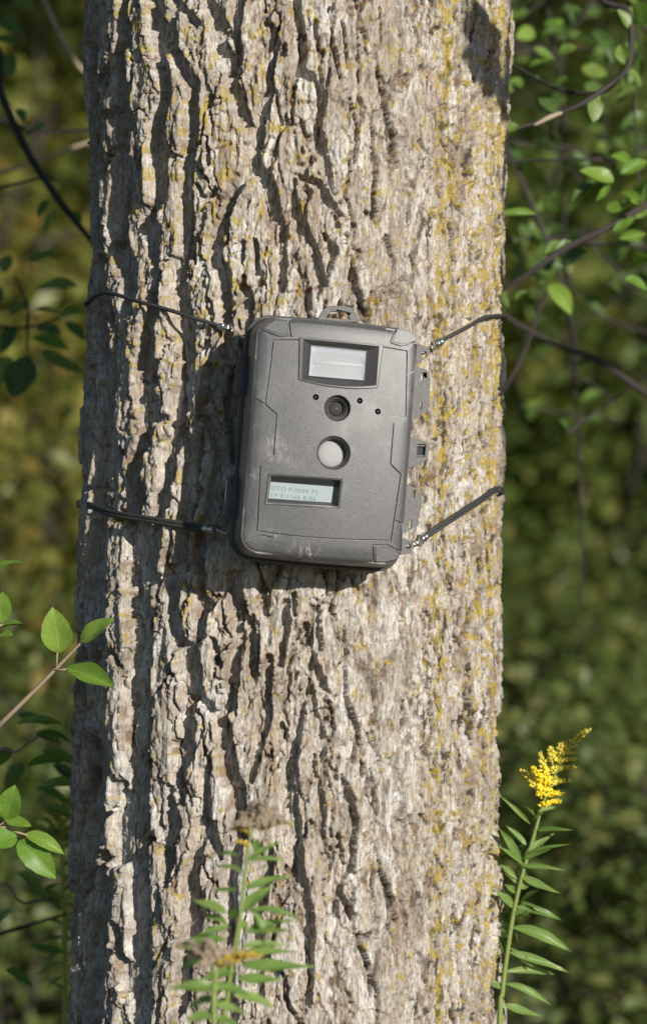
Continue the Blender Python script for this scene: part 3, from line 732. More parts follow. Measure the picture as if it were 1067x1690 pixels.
def apply_cuts(ob):
    bpy.context.view_layer.update()
    for c in cutters:
        md = ob.modifiers.new('cut', 'BOOLEAN'); md.operation = 'DIFFERENCE'; md.object = c; md.solver = 'EXACT'
    bpy.context.view_layer.update()
    m = bpy.data.meshes.new_from_object(ob.evaluated_get(dg()))
    ob.modifiers.clear(); old = ob.data; ob.data = m; m.name = old.name
    for c in cutters: bpy.data.objects.remove(c)
    cutters.clear(); sharp(m, 32)
apply_cuts(cover)
# grooves: V-shaped channels following the dome, cut one by one
def groove(pts, wd=0.00125, dp=0.0016):
    pts = catmull_flat(f2l(pts))
    l = strip(pts, wd); n = len(pts); left, right_ = l[:n], l[n:][::-1]
    V = []; Fs = []
    for i in range(n):
        (x0, z0), (x1, z1) = left[i], right_[i]; xm, zm = (x0 + x1) / 2, (z0 + z1) / 2; y = face_y(xm, zm)
        V += [(x0, y - 0.002, z0), (x1, y - 0.002, z1), (x1, y + dp, z1), (x0, y + dp, z0)]
        if i:
            a = 4 * (i - 1)
            for k in range(4): Fs.append((a + k, a + (k + 1) % 4, a + 4 + (k + 1) % 4, a + 4 + k))
    Fs += [(3, 2, 1, 0), tuple(4 * (n - 1) + k for k in range(4))]
    m = mesh_py('cut', V, Fs, False); bm = bmesh.new(); bm.from_mesh(m); bmesh.ops.recalc_face_normals(bm, faces=bm.faces); bm.to_mesh(m); bm.free()
    ob = bpy.data.objects.new('cut', m); C.objects.link(ob); ob.matrix_world = DEV_M; cutters.append(ob)
def catmull_flat(pts):
    out = []
    for i in range(len(pts) - 1):
        a, b = Vector(pts[i]), Vector(pts[i + 1]); k = max(1, int((b - a).length / 0.012))
        for s in range(k): out.append(tuple(a.lerp(b, s / k)))
    out.append(tuple(pts[-1])); return out
for g in GRV: groove(g)
apply_cuts(cover)

# corner pads stand a little proud of the cover
def pad(pts):
    outl = f2l(pts); V0 = [(x, face_y(x, z) - 0.0007, z) for x, z in shrink(outl, 0.0007)]; V1 = [(x, face_y(x, z) + 0.0008, z) for x, z in outl]
    V, Fs = loft([V1, V0], False, True); m = mesh_py('corner_pad', V, Fs); sharp(m, 25); return obj('corner_pad', m, M_COVER, cover)
pad([(252, 184), (296, 146), (352, 148), (363, 211), (325, 214)])
pad([(836, 186), (890, 192), (922, 216), (930, 240), (858, 258), (815, 245)])
pad([(744, 1156), (800, 1157), (856, 1186), (842, 1214), (800, 1226), (746, 1224)])

# flash
def ring_part(name, loops, mat_, parent, flip=False):
    V, Fs = loft(loops); m = mesh_py(name, V, Fs); sharp(m, 25)
    return obj(name, m, mat_, parent)
def LF(l, dy): return [(x, face_y(x, z) + dy, z) for x, z in l]
fl_rim = ring_part('flash_bezel', [LF(flash_o, 0.002), LF(flash_o, -0.0006), LF(shrink(flash_o, 0.0006), -0.0010), LF(shrink(flash_m, -0.0002), -0.0010), LF(flash_m, -0.0004),
                                   L3(shrink(flash_b, -0.0014), FY + 0.0058), L3(shrink(flash_b, -0.0010), FY + 0.0052), L3(flash_b, FY + 0.0056), L3(flash_b, FY + 0.009)], M_BEZEL, dev)
def flash_reflector():
    c = f2l([(462, 258), (706, 284), (696, 416), (452, 394)])
    TL, TR, BR, BL = [Vector(p) for p in c]; V = []; Fs = []; nu, nv = 20, 14
    for j in range(nv + 1):
        for i in range(nu + 1):
            u, v = i / nu, j / nv; p = TL.lerp(TR, u).lerp(BL.lerp(BR, u), v)
            e = min(u * 1.9, (1 - u) * 1.9, v, 1 - v)
            y = FY + 0.0072 + 0.006 * min(1, e / 0.28) + 0.0010 * math.cos(v * 14) 
            V.append((p.x, y, p.y))
    for j in range(nv):
        for i in range(nu):
            a = j * (nu + 1) + i; Fs.append((a, a + 1, a + nu + 2, a + nu + 1))
    return mesh_py('flash_reflector', V, Fs)
obj('flash_reflector', flash_reflector(), M_FLASHBACK, dev)
prism('flash_window', flash_b, FY + 0.0058, FY + 0.0068, M_CLEAR, dev)
x0, z0 = f2(470, 330); x1, z1 = f2(690, 348)
tube('flash_tube', [(x0, FY + 0.0105, z0), (x1, FY + 0.0105, z1)], 0.0016, 10, M_WHITE, dev)

# small indicator lights
for X, Y in ((478, 492), (671, 509), (751, 557)):
    x, z = f2(X, Y); V = []; Fs = []
    bm = bmesh.new(); bmesh.ops.create_uvsphere(bm, u_segments=14, v_segments=8, radius=0.0023)
    m = bpy.data.meshes.new('indicator_led'); bm.to_mesh(m); bm.free()
    m.polygons.foreach_set('use_smooth', [True] * len(m.polygons))
    o = obj('indicator_led', m, M_BLACK, dev); o.location = (x, FY + 0.0042, z)

# picture lens in its stepped barrel
def lathe(name, X, Y, prof, mat_, parent, n=32):
    x, z = f2(X, Y); V = []; Fs = []
    for r, y in prof:
        for k in range(n):
            a = 2 * math.pi * k / n; V.append((x + r * math.cos(a), y, z + r * math.sin(a)))
    for i in range(len(prof) - 1):
        for k in range(n):
            a, b = i * n + k, i * n + (k + 1) % n; Fs.append((a, b, b + n, a + n))
    if prof[-1][0] < 1e-3: pass
    m = mesh_py(name, V, Fs); sharp(m, 30); return obj(name, m, mat_, parent)
k = W / 702.5
barrel = lathe('lens_barrel', 573, 541, [(57.4 * k, FY - 0.0002), (56 * k, FY - 0.0004), (54.5 * k, FY + 0.0004), (52 * k, FY + 0.003), (41 * k, FY + 0.0042), (40 * k, FY + 0.0056), (35 * k, FY + 0.006), (33 * k, FY + 0.012)], M_BEZEL, dev)
lathe('lens_glass', 573, 541, [(34 * k, FY + 0.0095), (26 * k, FY + 0.0078), (15 * k, FY + 0.0068), (0.00005, FY + 0.0064)], M_LENS, barrel)
# motion sensor: a white dome deep in a flared well
lathe('sensor_well', 557, 739, [(75 * k, FY + 0.0004), (73 * k, FY - 0.0003), (70 * k, FY + 0.0006), (58 * k, FY + 0.0095), (57 * k, FY + 0.0125)], M_BEZEL, dev)
lathe('motion_sensor', 557, 739, [(57 * k, FY + 0.0108), (50 * k, FY + 0.0100), (34 * k, FY + 0.0096), (17 * k, FY + 0.0094), (0.00005, FY + 0.0093)], M_WHITE, dev)
# display
ring_part('display_bezel', [LF(lcd_o, 0.002), LF(lcd_o, -0.0004), LF(shrink(lcd_o, 0.0006), -0.0007), LF(lcd_m, -0.0005), LF(shrink(lcd_m, 0.0004), 0.0004),
                            L3(lcd_b, FY + 0.0082), L3(lcd_b, FY + 0.0105)], M_BEZEL, dev)
disp = prism('display', shrink(lcd_b, -0.0005), FY + 0.0088, FY + 0.0098, M_LCD, dev)
def lettering(text, X, Y, size, parent):
    cu = bpy.data.curves.new('lettering', 'FONT'); cu.body = text; cu.size = size; cu.extrude = 0.00002; cu.space_character = 1.25
    t = bpy.data.objects.new('lettering', cu); C.objects.link(t); bpy.context.view_layer.update()
    m = bpy.data.meshes.new_from_object(t.evaluated_get(dg())); bpy.data.objects.remove(t)
    o = obj('lettering', m, M_LCDINK, parent); x, z = f2(X, Y)
    o.matrix_local = Matrix.Translation((x, FY + 0.00872, z)) @ Matrix.Rotation(R_(0.6), 4, 'Y') @ Matrix.Rotation(R_(90), 4, 'X')
    return o
lettering('OTO P:0004 75', 292, 898, 0.0048, disp)
lettering('LV E:1166 B:86', 289, 928, 0.0048, disp)

# housing behind the seam
def housing():
    lo = []
    for o_, y in ((-0.004, 0.0), (0.0005, -0.003), (0.0030, -0.029), (0.0046, -0.0295), (0.0052, -0.031), (0.0052, -0.0345), (0.0044, FLY + 0.0004), (0.0028, FLY - 0.0002)):
        l = rrect(W + 2 * o_, HH + 2 * o_, 0.0135 + o_, 8, 0.0022); lo.append(L3(l, y))
    V, Fs = loft(lo, True, False); m = mesh_py('back_housing', V, Fs); sharp(m, 30); return obj('back_housing', m, M_BACK, dev)
back = housing()
# in the seam plane the photo coordinates sit a little to the left and lower
def fs(X, Y):
    x, z = f2(X, Y); return (x + 0.0058, z + 0.0012)
def rect(X, Y, w_, h_):
    return [fs(X - w_ / 2 + 2, Y - h_ / 2), fs(X + w_ / 2 + 2, Y - h_ / 2 + 1), fs(X + w_ / 2 - 2, Y + h_ / 2 + 1), fs(X - w_ / 2 - 2, Y + h_ / 2)]
T0, T1 = -0.0350, -0.0312
prism('hanging_loop', [fs(*p) for p in [(480, 142), (492, 118), (512, 86), (528, 72), (560, 68), (606, 69), (636, 76), (654, 104), (672, 142)]], T0, T1, M_TAB, dev,
      holes=[[fs(*p) for p in [(524, 122), (545, 94), (616, 98), (631, 132)]]], bevel=0.0004)
prism('hook_ear', [fs(*p) for p in [(915, 240), (945, 243), (984, 262), (990, 282), (975, 300), (942, 326), (915, 335)]], T0, T1, M_TAB, dev, holes=[[fs(960 + 13 * math.cos(a), 289 + 15 * math.sin(a)) for a in np.linspace(0, 6.28, 13)[:-1]]], bevel=0.0003)
prism('latch_tab', [fs(*p) for p in [(905, 342), (930, 345), (972, 358), (986, 372), (988, 430), (982, 525), (978, 542), (926, 578), (900, 580)]], T0, T1, M_TAB, dev, holes=[rect(953, 387, 12, 36), rect(948, 520, 10, 34)], bevel=0.0003)
clasp = prism('latch_tab', [fs(*p) for p in [(895, 660), (926, 666), (975, 684), (987, 698), (980, 758), (968, 772), (918, 797), (890, 800)]], T0, T1, M_TAB, dev, holes=[rect(950, 722, 36, 58)], bevel=0.0003)
prism('slot_shade_plate', rect(950, 722, 44, 66), T1 + 0.0006, T1 + 0.002, M_BLACK, clasp)  # black plate added behind the slot, stands in for the shade in the hole
prism('clasp_bar', rect(950, 700, 34, 6), T0 + 0.001, T1, M_TAB, clasp)
prism('clasp_bar', rect(947, 746, 34, 6), T0 + 0.001, T1, M_TAB, clasp)
prism('latch_tab', [fs(*p) for p in [(880, 872), (902, 880), (940, 900), (951, 915), (948, 985), (936, 1055), (930, 1068), (870, 1096), (850, 1094)]], T0, T1, M_TAB, dev, holes=[rect(918, 918, 11, 34), rect(902, 1052, 11, 34)], bevel=0.0003)
prism('hook_ear', [fs(*p) for p in [(858, 1118), (880, 1116), (912, 1138), (916, 1156), (905, 1184), (868, 1190), (848, 1188)]], T0, T1, M_TAB, dev, holes=[[fs(893 + 12 * math.cos(a), 1152 + 13 * math.sin(a)) for a in np.linspace(0, 6.28, 13)[:-1]]], bevel=0.0003)
# hinge side
prism('hinge_tab', [fs(*p) for p in [(210, 278), (165, 286), (142, 292), (130, 350), (118, 440), (122, 466), (160, 480), (195, 482)]], T0, T1, M_TAB, dev, holes=[rect(160, 318, 10, 34)], bevel=0.0003)
prism('hinge_tab', [fs(*p) for p in [(180, 800), (150, 808), (100, 832), (88, 850), (82, 930), (82, 1004), (100, 1022), (170, 1050)]], T0, T1, M_TAB, dev, holes=[rect(118, 850, 10, 34), rect(106, 984, 10, 34)], bevel=0.0003)
prism('hook_ear', [fs(*p) for p in [(225, 150), (190, 190), (165, 196), (158, 214), (170, 236), (215, 250)]], T0 + 0.004, T1 + 0.004, M_TAB, dev, bevel=0.0003)
prism('hook_ear', [fs(*p) for p in [(165, 1085), (120, 1078), (104, 1090), (106, 1108), (125, 1124), (175, 1138)]], T0 + 0.004, T1 + 0.004, M_TAB, dev, bevel=0.0003)

# ------------------------------------------------------------------ bungee cords
def bungee(label, pts_l, pts_r, rad, hook_l, hook_r, strands=1):
    """pts from the left hook round the back to the right hook; hooks are (ring centre px, wire end point)"""
    t = thing('bungee_cord', (0, 0, 0), label, 'bungee cord', 'cords tying the trail camera to the trunk')
    L = [surf(px, py, 0.0035) for px, py in pts_l]; Rr = [surf(px, py, 0.0035) for px, py in pts_r]
    a0 = math.atan2(L[-1].x - float(trunk_xr(L[-1].z)[0]), AX_Y - L[-1].y); a1 = math.atan2(Rr[0].x - float(trunk_xr(Rr[0].z)[0]), AX_Y - Rr[0].y)
    mid = []
    for k in range(1, 24):
        a = a0 - (2 * math.pi - (a1 - a0)) * k / 24; z = L[-1].z + (Rr[0].z - L[-1].z) * k / 24
        cx, rr = trunk_xr(z); rr = float(rr) + 0.004; mid.append(Vector((float(cx) + rr * math.sin(a), AX_Y - rr * math.cos(a), z)))
    path = catmull(L + mid + Rr, 6)
    if strands == 1: tube('cord', path, rad, 10, M_CORD, t)
    else:
        for s in (-1, 1): tube('cord', [p + Vector((0, 0, s * rad * 0.82)) for p in path], rad, 10, M_CORD, t)
    for nm, start, nxt, end in (('hook', L[0], L[1], hook_l), ('hook', Rr[-1], Rr[-2], hook_r)):
        d = (start - nxt).normalized(); wl = [];
        u = d.cross(Vector((0, 1, 0))).normalized(); w_ = u.cross(d)
        h = tube(nm, catmull([start + d * (0.0008 * i) + (u * math.cos(i * 1.05) + w_ * math.sin(i * 1.05)) * (0.0028 + 0.00012 * i) - d * 0.006 for i in range(15)], 3), 0.00062, 6, M_METAL, t)
        tube('wire', catmull([start + d * 0.004 + u * 0.003, (start + end) * 0.5 + Vector((0, -0.002, 0.001)), end], 5), 0.0008, 6, M_METAL, h)
        pts = [start - d * 0.007, start - d * 0.005, start + d * 0.001, start + d * 0.004]
        tube('crimp', pts, [rad * 1.25, rad * 1.7, rad * 1.85, rad * 1.5], 12, M_METAL, h)
    return t
ear = lambda X, Y: DEV_M @ Vector((fs(X, Y)[0], T0 + 0.001, fs(X, Y)[1]))
bungee('upper black elastic cord with wire hooks stretched above the camera', [(372, 541), (330, 528), (280, 512), (230, 498), (180, 483), (160, 487), (151, 493)],
       [(828, 521), (812, 522), (796, 525), (770, 540), (745, 553), (722, 566)], 0.0017, ear(170, 214), ear(960, 280))
bungee('lower black elastic cord with wire hooks below the display', [(346, 874), (300, 866), (250, 858), (200, 850), (170, 843), (148, 834)],
       [(817, 808), (800, 820), (770, 840), (730, 866), (697, 888)], 0.0017, P(374, 881, -0.012), ear(893, 1152), strands=2)

# ------------------------------------------------------------------ leaves
def leaf_mesh(name, w_ratio=0.6, tipsharp=1.0, fold=0.25, bend=0.12, nl=10, nw=3, toothed=0.0, wmax=0.45, seed=0):
    """unit leaf along +Y from 0 to 1, normal +Z"""
    r = random.Random(seed); V = []; lu = []; lv = []; Fs = []
    for i in range(nl + 1):
        t = i / nl
        wv = (math.sin(math.pi * t ** (math.log(0.5) / math.log(wmax)))) ** (0.75 if tipsharp < 1 else 0.95 * tipsharp)
        wv = max(wv, 0.02) * w_ratio / 2 * (1 + toothed * (r.random() - 0.5))
        for j in range(-nw, nw + 1):
            s = j / nw
            V.append((wv * s + 0.03 * math.sin(t * 3 + seed), t, fold * wv * abs(s) ** 1.3 - bend * t * t + 0.012 * math.sin(t * 9 + s * 2 + seed)))
            lu.append(t); lv.append(s)
    n = 2 * nw + 1
    for i in range(nl):
        for j in range(2 * nw):
            a = i * n + j; Fs.append((a, a + 1, a + 1 + n, a + n))
    return mesh_py(name, V, Fs, True, dict(lu=lu, lv=lv))
OVAL = [leaf_mesh('oval_leaf', 0.62, 0.9, fo, bd, nl=14, toothed=0.07, wmax=wm, seed=i) for i, (fo, bd, wm) in enumerate(((0.22, 0.10, 0.45), (0.4, 0.25, 0.5), (0.1, -0.08, 0.42), (0.3, 0.4, 0.47), (0.5, 0.05, 0.52)))]
LANCE = [leaf_mesh('lance_leaf', 0.2, 1.15, 0.3 + 0.1 * i, bd, nl=12, nw=2, wmax=0.36 + 0.03 * i, toothed=0.12, seed=i) for i, bd in enumerate((0.08, 0.2, 0.35, 0.5, -0.1))]
for m in OVAL: m.materials.append(M_LEAF)
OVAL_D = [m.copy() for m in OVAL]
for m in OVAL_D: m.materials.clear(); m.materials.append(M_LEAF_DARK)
for m in LANCE: m.materials.append(M_GOLDLEAF)

def leaf(meshes, base, tip, width, parent, facing=(0, -1, 0.25), ratio=0.62, name='leaf'):
    base, tip = Vector(base), Vector(tip); yv = tip - base; L = yv.length; yv.normalize()
    nrm = Vector(facing); nrm = (nrm - yv * nrm.dot(yv))
    if nrm.length < 1e-3: nrm = Vector((0, 0, 1)) - yv * yv.z
    nrm.normalize(); xv = yv.cross(nrm)
    o = obj(name, random.choice(meshes), None, parent)
    sx = width / ratio if width else L
    mw = Matrix(((xv.x * sx, yv.x * L, nrm.x * L, base.x), (xv.y * sx, yv.y * L, nrm.y * L, base.y), (xv.z * sx, yv.z * L, nrm.z * L, base.z), (0, 0, 0, 1)))
    o.matrix_local = Matrix.Translation(-parent.location) @ mw
    return o
def rel(parent, pts): return [Vector(p) - parent.location for p in pts]
def rnd(a): return random.uniform(-a, a)

# --- shrub at the left edge, in focus
sh = thing('leafy_shrub', (-0.47, 0.10, 0), 'shrub with fresh oval green leaves on tan twigs at the left edge', 'shrub')
def twig(parent, pts, r, m=M_TWIG, n=7, name='twig'): return tube(name, rel(parent, catmull(pts, 5)), r, n, m, parent)
twig(sh, [(-0.47, 0.10, -0.02), (-0.45, 0.11, 0.35), (-0.43, 0.10, 0.75), (-0.44, 0.10, 1.15), (-0.42, 0.12, 1.5)], [0.009, 0.007, 0.005, 0.003], M_TWIG, 8, 'stem')
twig(sh, [(-0.437, 0.10, 0.58), P(-60, 1255, 0.06), P(0, 1196, 0.03), P(60, 1137, 0.02), P(100, 1096, 0.015), P(137, 1058, 0.01)], [0.0028, 0.0024, 0.0020, 0.0016, 0.0009])
for b0, t0, wd, fc_ in (((95, 1078), (90, 1012), 52, (0.1, -1, 0.1)), ((132, 1058), (182, 1019), 33, (0.2, -0.8, 0.6)), ((110, 1104), (188, 1131), 37, (0.0, -0.9, 0.5)),):
    leaf(OVAL, P(*b0, 0.012), P(*t0, -0.005 + rnd(0.01)), wd * MM, sh, fc_)
tube('leaf_stalk', rel(sh, [P(93, 1102, 0.015), P(95, 1076, 0.012)]), 0.0008, 6, M_TWIG, sh)
tube('leaf_stalk', rel(sh, [P(90, 1106, 0.015), P(112, 1105, 0.012)]), 0.0008, 6, M_TWIG, sh)
twig(sh, [(-0.436, 0.10, 0.72), P(-70, 1090, 0.08), P(-30, 1050, 0.08), P(5, 1030, 0.08)], [0.002, 0.0014, 0.0008])
twig(sh, [(-0.438, 0.10, 0.80), P(-80, 970, 0.08), P(-10, 938, 0.08)], [0.002, 0.0014, 0.0008])
for b0, t0, wd, fc_ in (((-12, 938), (34, 923), 15, (0.1, -0.6, 0.8)), ((-2, 1028), (8, 974), 36, (0.2, -1, 0.2)), ((2, 1036), (38, 1028), 14, (0, -0.5, 0.9)), ((0, 1046), (20, 1046), 18, (0, -0.8, 0.7)), ((-30, 1000), (-10, 950), 30, (0, -1, 0.3))):
    leaf(OVAL, P(*b0, 0.08), P(*t0, 0.07), wd * MM, sh, fc_)
twig(sh, [(-0.447, 0.11, 0.45), P(-60, 1390, 0.05), P(0, 1366, 0.03), P(30, 1374, 0.03), P(52, 1380, 0.03)], [0.002, 0.0014, 0.0008])
twig(sh, [P(-20, 1372, 0.035), P(8, 1356, 0.03), P(10, 1340, 0.03)], 0.0008)
for b0, t0, wd, fc_ in (((6, 1352), (24, 1304), 42, (0.1, -1, 0.1)), ((10, 1352), (50, 1360), 22, (0, -0.8, 0.6)), ((28, 1380), (-14, 1392), 38, (-0.2, -1, 0.3)), ((42, 1377), (99, 1395), 27, (0.1, -0.8, 0.5)), ((30, 1388), (86, 1441), 46, (0.1, -1, 0.2))):
    leaf(OVAL, P(*b0, 0.03), P(*t0, 0.015), wd * MM, sh, fc_)

# --- goldenrods
def florets(name, base, tip, parent, n=16, size=0.0028, curve=0.3, m=M_PETAL, seed=0, tipm=None):
    """arched side spray crowded with florets; small faceted petals on both sides"""
    r = random.Random(seed); base, tip = Vector(base), Vector(tip); ax = tip - base; L = ax.length
    V, Fs = [], []
    pts = [base + ax * t + Vector((0, 0, curve * L * t * (1 - t))) for t in (0, 0.25, 0.5, 0.75, 1)]
    v, f = tube_data(pts, [size * 0.35, size * 0.15], 5, 0); V += v; Fs += f
    for i in range(n):
        t = 0.12 + 0.9 * i / n; p = base + ax * t + Vector((0, 0, curve * L * t * (1 - t)))
        for k_ in range(5):
            d = Vector((r.gauss(0, 1), r.gauss(0, 1), abs(r.gauss(0, 0.8)) + 0.25)).normalized(); s = size * r.uniform(0.7, 1.35) * (1.1 - 0.45 * t)
            u = d.cross(Vector((r.random(), r.random(), r.random() + 0.1))).normalized(); w_ = d.cross(u)
            b = len(V); c = p + d * s * 0.3
            V += [c, c + d * s * 0.7 + u * s * 0.42, c + d * s * 0.7 - u * s * 0.42, c + d * s * 0.7 + w_ * s * 0.42, c + d * s * 0.7 - w_ * s * 0.42, c + d * s * 1.5]
            Fs += [(b, b + 1, b + 3), (b, b + 3, b + 2), (b, b + 2, b + 4), (b, b + 4, b + 1), (b + 5, b + 3, b + 1), (b + 5, b + 2, b + 3), (b + 5, b + 4, b + 2), (b + 5, b + 1, b + 4)]
    return obj(name, mesh_py(name, V, Fs), m, parent)

GY_ = 0.13
gr = P(828, 1640, GY_); g1 = thing('goldenrod', (gr.x - 0.01, GY_, 0), 'blooming goldenrod with a leaning yellow plume right of the trunk', 'flower')
spts = [Vector((gr.x - 0.012, GY_ + 0.01, -0.02)), P(822, 1760, GY_), P(828, 1640, GY_), P(836, 1575, GY_), P(846, 1510, GY_), P(862, 1440, GY_), P(880, 1380, GY_), P(891, 1340, GY_), P(905, 1300, GY_), P(924, 1262, GY_), P(945, 1232, GY_), P(971, 1207, GY_)]
tube('stem', rel(g1, catmull(spts, 5)), [0.0026, 0.0024, 0.0021, 0.0019, 0.0016, 0.0012, 0.0008, 0.0005], 8, M_STEM_G, g1)
def z8(x, y, dy=0): return P(600 + x * 0.4376, 1150 + y * 0.4376, GY_ + dy)
GL = [(628, 482, 552, 387, 18), (648, 500, 772, 490, 22), (612, 560, 535, 482, 22), (605, 590, 712, 510, 26), (606, 597, 746, 540, 16), (600, 612, 500, 500, 34), (600, 607, 712, 560, 24), (595, 635, 745, 640, 22), (590, 675, 740, 735, 32),
      (577, 690, 525, 620, 22), (570, 705, 505, 590, 26), (566, 788, 750, 820, 34), (562, 800, 508, 725, 34), (556, 868, 772, 922, 46), (550, 892, 500, 850, 26), (545, 945, 640, 1022, 24), (546, 958, 782, 1025, 34), (536, 975, 500, 885, 20), (533, 1032, 735, 1026, 30),
      (530, 1080, 700, 1130, 30), (528, 1100, 420, 1060, 28), (524, 1160, 680, 1200, 32), (630, 470, 690, 440, 20), (640, 450, 612, 390, 16), (655, 430, 735, 408, 18), (600, 640, 530, 560, 22), (585, 720, 640, 690, 26), (575, 745, 530, 700, 24), (560, 830, 600, 800, 20)]
for x0, y0, x1, y1, wd in GL:
    leaf(LANCE, z8(x0, y0), z8(x1, y1, rnd(0.02) - 0.005), wd * 0.4376 * MM * 1.08, g1, (rnd(0.3), -0.85, 0.5), 0.2)
for i in range(26):
    t = random.random(); yy = 500 + 620 * t; xx = 632 - 105 * t ** 0.85; sd = -1 if i % 3 else 1
    leaf(LANCE, z8(xx, yy, 0.004), z8(xx + sd * random.uniform(45, 110) * (1 if sd > 0 else 0.62), yy + random.uniform(-70, 50), rnd(0.02) + (0.06 if sd < 0 else 0)), random.uniform(13, 24) * 0.4376 * MM, g1, (rnd(0.5), -0.7, 0.6), 0.2)
def zp(x, y, dy=0): return P(820 + x / 5.93, 1190 + y / 5.93, GY_ + dy)
for i, (x0, y0, x1, y1) in enumerate([(400, 700, 222, 488), (430, 630, 345, 462), (470, 560, 415, 320), (540, 430, 512, 265), (590, 360, 625, 235), (640, 300, 668, 215), (425, 850, 625, 800), (470, 750, 632, 725), (500, 645, 718, 600), (545, 510, 745, 462), (590, 420, 770, 385), (610, 345, 738, 325), (640, 310, 765, 255),
                                     (440, 700, 520, 690), (460, 640, 560, 560), (430, 760, 400, 640), (520, 520, 600, 450), (480, 600, 470, 480)]):
    florets('flower_spray', zp(x0, y0) - g1.location, zp(x1, y1, rnd(0.012)) - g1.location, g1, 17, 0.0028, 0.25, M_PETAL if (y0 > 560 and i % 4) else M_BUDY, i)
florets('flower_spray', zp(640, 320) - g1.location, zp(890, 95) - g1.location, g1, 24, 0.0030, 0.05, M_BUD, 51)
florets('flower_spray', zp(700, 250) - g1.location, zp(885, 100) - g1.location, g1, 10, 0.0028, 0.05, M_PETAL, 52)

FYD = -0.34
gr = P(370, 1690, FYD); g2 = thing('goldenrod', (gr.x - 0.012, FYD, 0), 'faded goldenrod with brown fluffy head standing in front of the trunk', 'flower')
spts = [Vector((gr.x - 0.015, FYD, -0.02)), P(366, 1800, FYD), P(375, 1650, FYD), P(388, 1560, FYD), P(398, 1500, FYD), P(403, 1450, FYD), P(409, 1400, FYD), P(417, 1365, FYD), P(428, 1325, FYD)]
tube('stem', rel(g2, catmull(spts, 5)), [0.0022, 0.0019, 0.0016, 0.0014, 0.0011, 0.0006], 8, M_STEM_G, g2)
def zf(x, y, dy=0): return P(280 + x / 4.268, 1300 + y / 4.268, FYD + dy)
for x0, y0, x1, y1, wd in [(485, 488, 280, 405, 30), (510, 600, 300, 505, 40), (475, 722, 262, 722, 28), (525, 705, 845, 588, 48), (505, 870, 690, 672, 70), (395, 900, 158, 742, 60), (400, 975, 220, 820, 46), (560, 870, 880, 825, 40), (565, 850, 715, 1030, 36), (520, 1010, 885, 880, 50), (530, 1030, 865, 1025, 36),
                           (500, 1120, 820, 1058, 40), (520, 1150, 905, 1135, 46), (490, 1250, 1025, 1230, 70), (430, 992, 185, 990, 40), (400, 1080, 0, 1075, 60), (350, 1150, -20, 1215, 90), (550, 500, 755, 365, 36), (545, 530, 770, 450, 30), (590, 460, 640, 320, 40), (440, 930, 480, 850, 50), (470, 960, 560, 940, 60),
                           (470, 1300, 200, 1330, 60), (470, 1340, 800, 1330, 60), (450, 1400, 150, 1430, 60), (450, 1450, 760, 1500, 60), (440, 1500, 200, 1560, 60)]:
    leaf(LANCE, zf(x0, y0), zf(x1, y1, rnd(0.02)), wd / 4.268 * MM * 1.35, g2, (rnd(0.3), -0.7, 0.7), 0.2)
for i, (x0, y0, x1, y1, mm) in enumerate([(575, 345, 425, 300, M_DULL), (575, 290, 450, 275, M_FADED), (570, 260, 500, 190, M_FADED), (600, 250, 600, 95, M_FADED), (610, 255, 680, 110, M_FADED), (620, 270, 745, 150, M_FADED), (640, 285, 800, 215, M_FADED), (650, 310, 875, 270, M_DULL), (640, 270, 830, 260, M_FADED),
                                         (550, 420, 468, 392, M_DULL), (610, 220, 560, 150, M_FADED), (640, 240, 720, 180, M_FADED), (600, 290, 500, 240, M_FADED), (640, 300, 740, 270, M_FADED), (620, 300, 690, 240, M_FADED)]):
    florets('flower_spray', zf(x0, y0) - g2.location, zf(x1, y1, rnd(0.01)) - g2.location, g2, 14, 0.0028 if mm is M_FADED else 0.0019, 0.5, mm, 80 + i)
# a second, lower faded plant beside it
FY3 = -0.42
def zf3(x, y, dy=0): return P(280 + x / 4.268, 1300 + y / 4.268, FY3 + dy)
gr = P(350, 1700, FY3); g3 = thing('goldenrod', (gr.x, FY3, 0), 'low faded goldenrod at the bottom edge, its brown plume bending left', 'flower')
tube('stem', rel(g3, catmull([Vector((gr.x, FY3, -0.02)), P(352, 1760, FY3), P(356, 1640, FY3), P(352, 1595, FY3), P(330, 1575, FY3), P(300, 1560, FY3)], 5)), [0.0026, 0.0022, 0.0012, 0.0007], 8, M_STEM_G, g3)
for i, (x0, y0, x1, y1, mm) in enumerate([(300, 1210, 130, 1100, M_FADED), (330, 1240, 260, 1090, M_FADED), (340, 1250, 420, 1150, M_FADED), (300, 1220, 120, 1200, M_FADED), (300, 1240, 200, 1270, M_FADED), (350, 1260, 560, 1180, M_DULL), (350, 1270, 640, 1190, M_DULL), (280, 1200, 60, 1130, M_FADED), (340, 1260, 480, 1230, M_FADED)]):
    florets('flower_spray', zf3(x0, y0) - g3.location, zf3(x1, y1, rnd(0.01)) - g3.location, g3, 15, 0.0036, 0.2, mm, 130 + i)
for x0, y0, x1, y1, wd in [(320, 1400, 40, 1330, 60), (320, 1420, 600, 1400, 60), (315, 1500, 80, 1520, 60), (315, 1520, 580, 1560, 60), (310, 1600, 100, 1640, 60), (310, 1620, 560, 1660, 60)]:
    leaf(LANCE, zf3(x0, y0), zf3(x1, y1, rnd(0.02)), wd / 4.268 * MM * 1.35, g3, (rnd(0.3), -0.7, 0.7), 0.2)

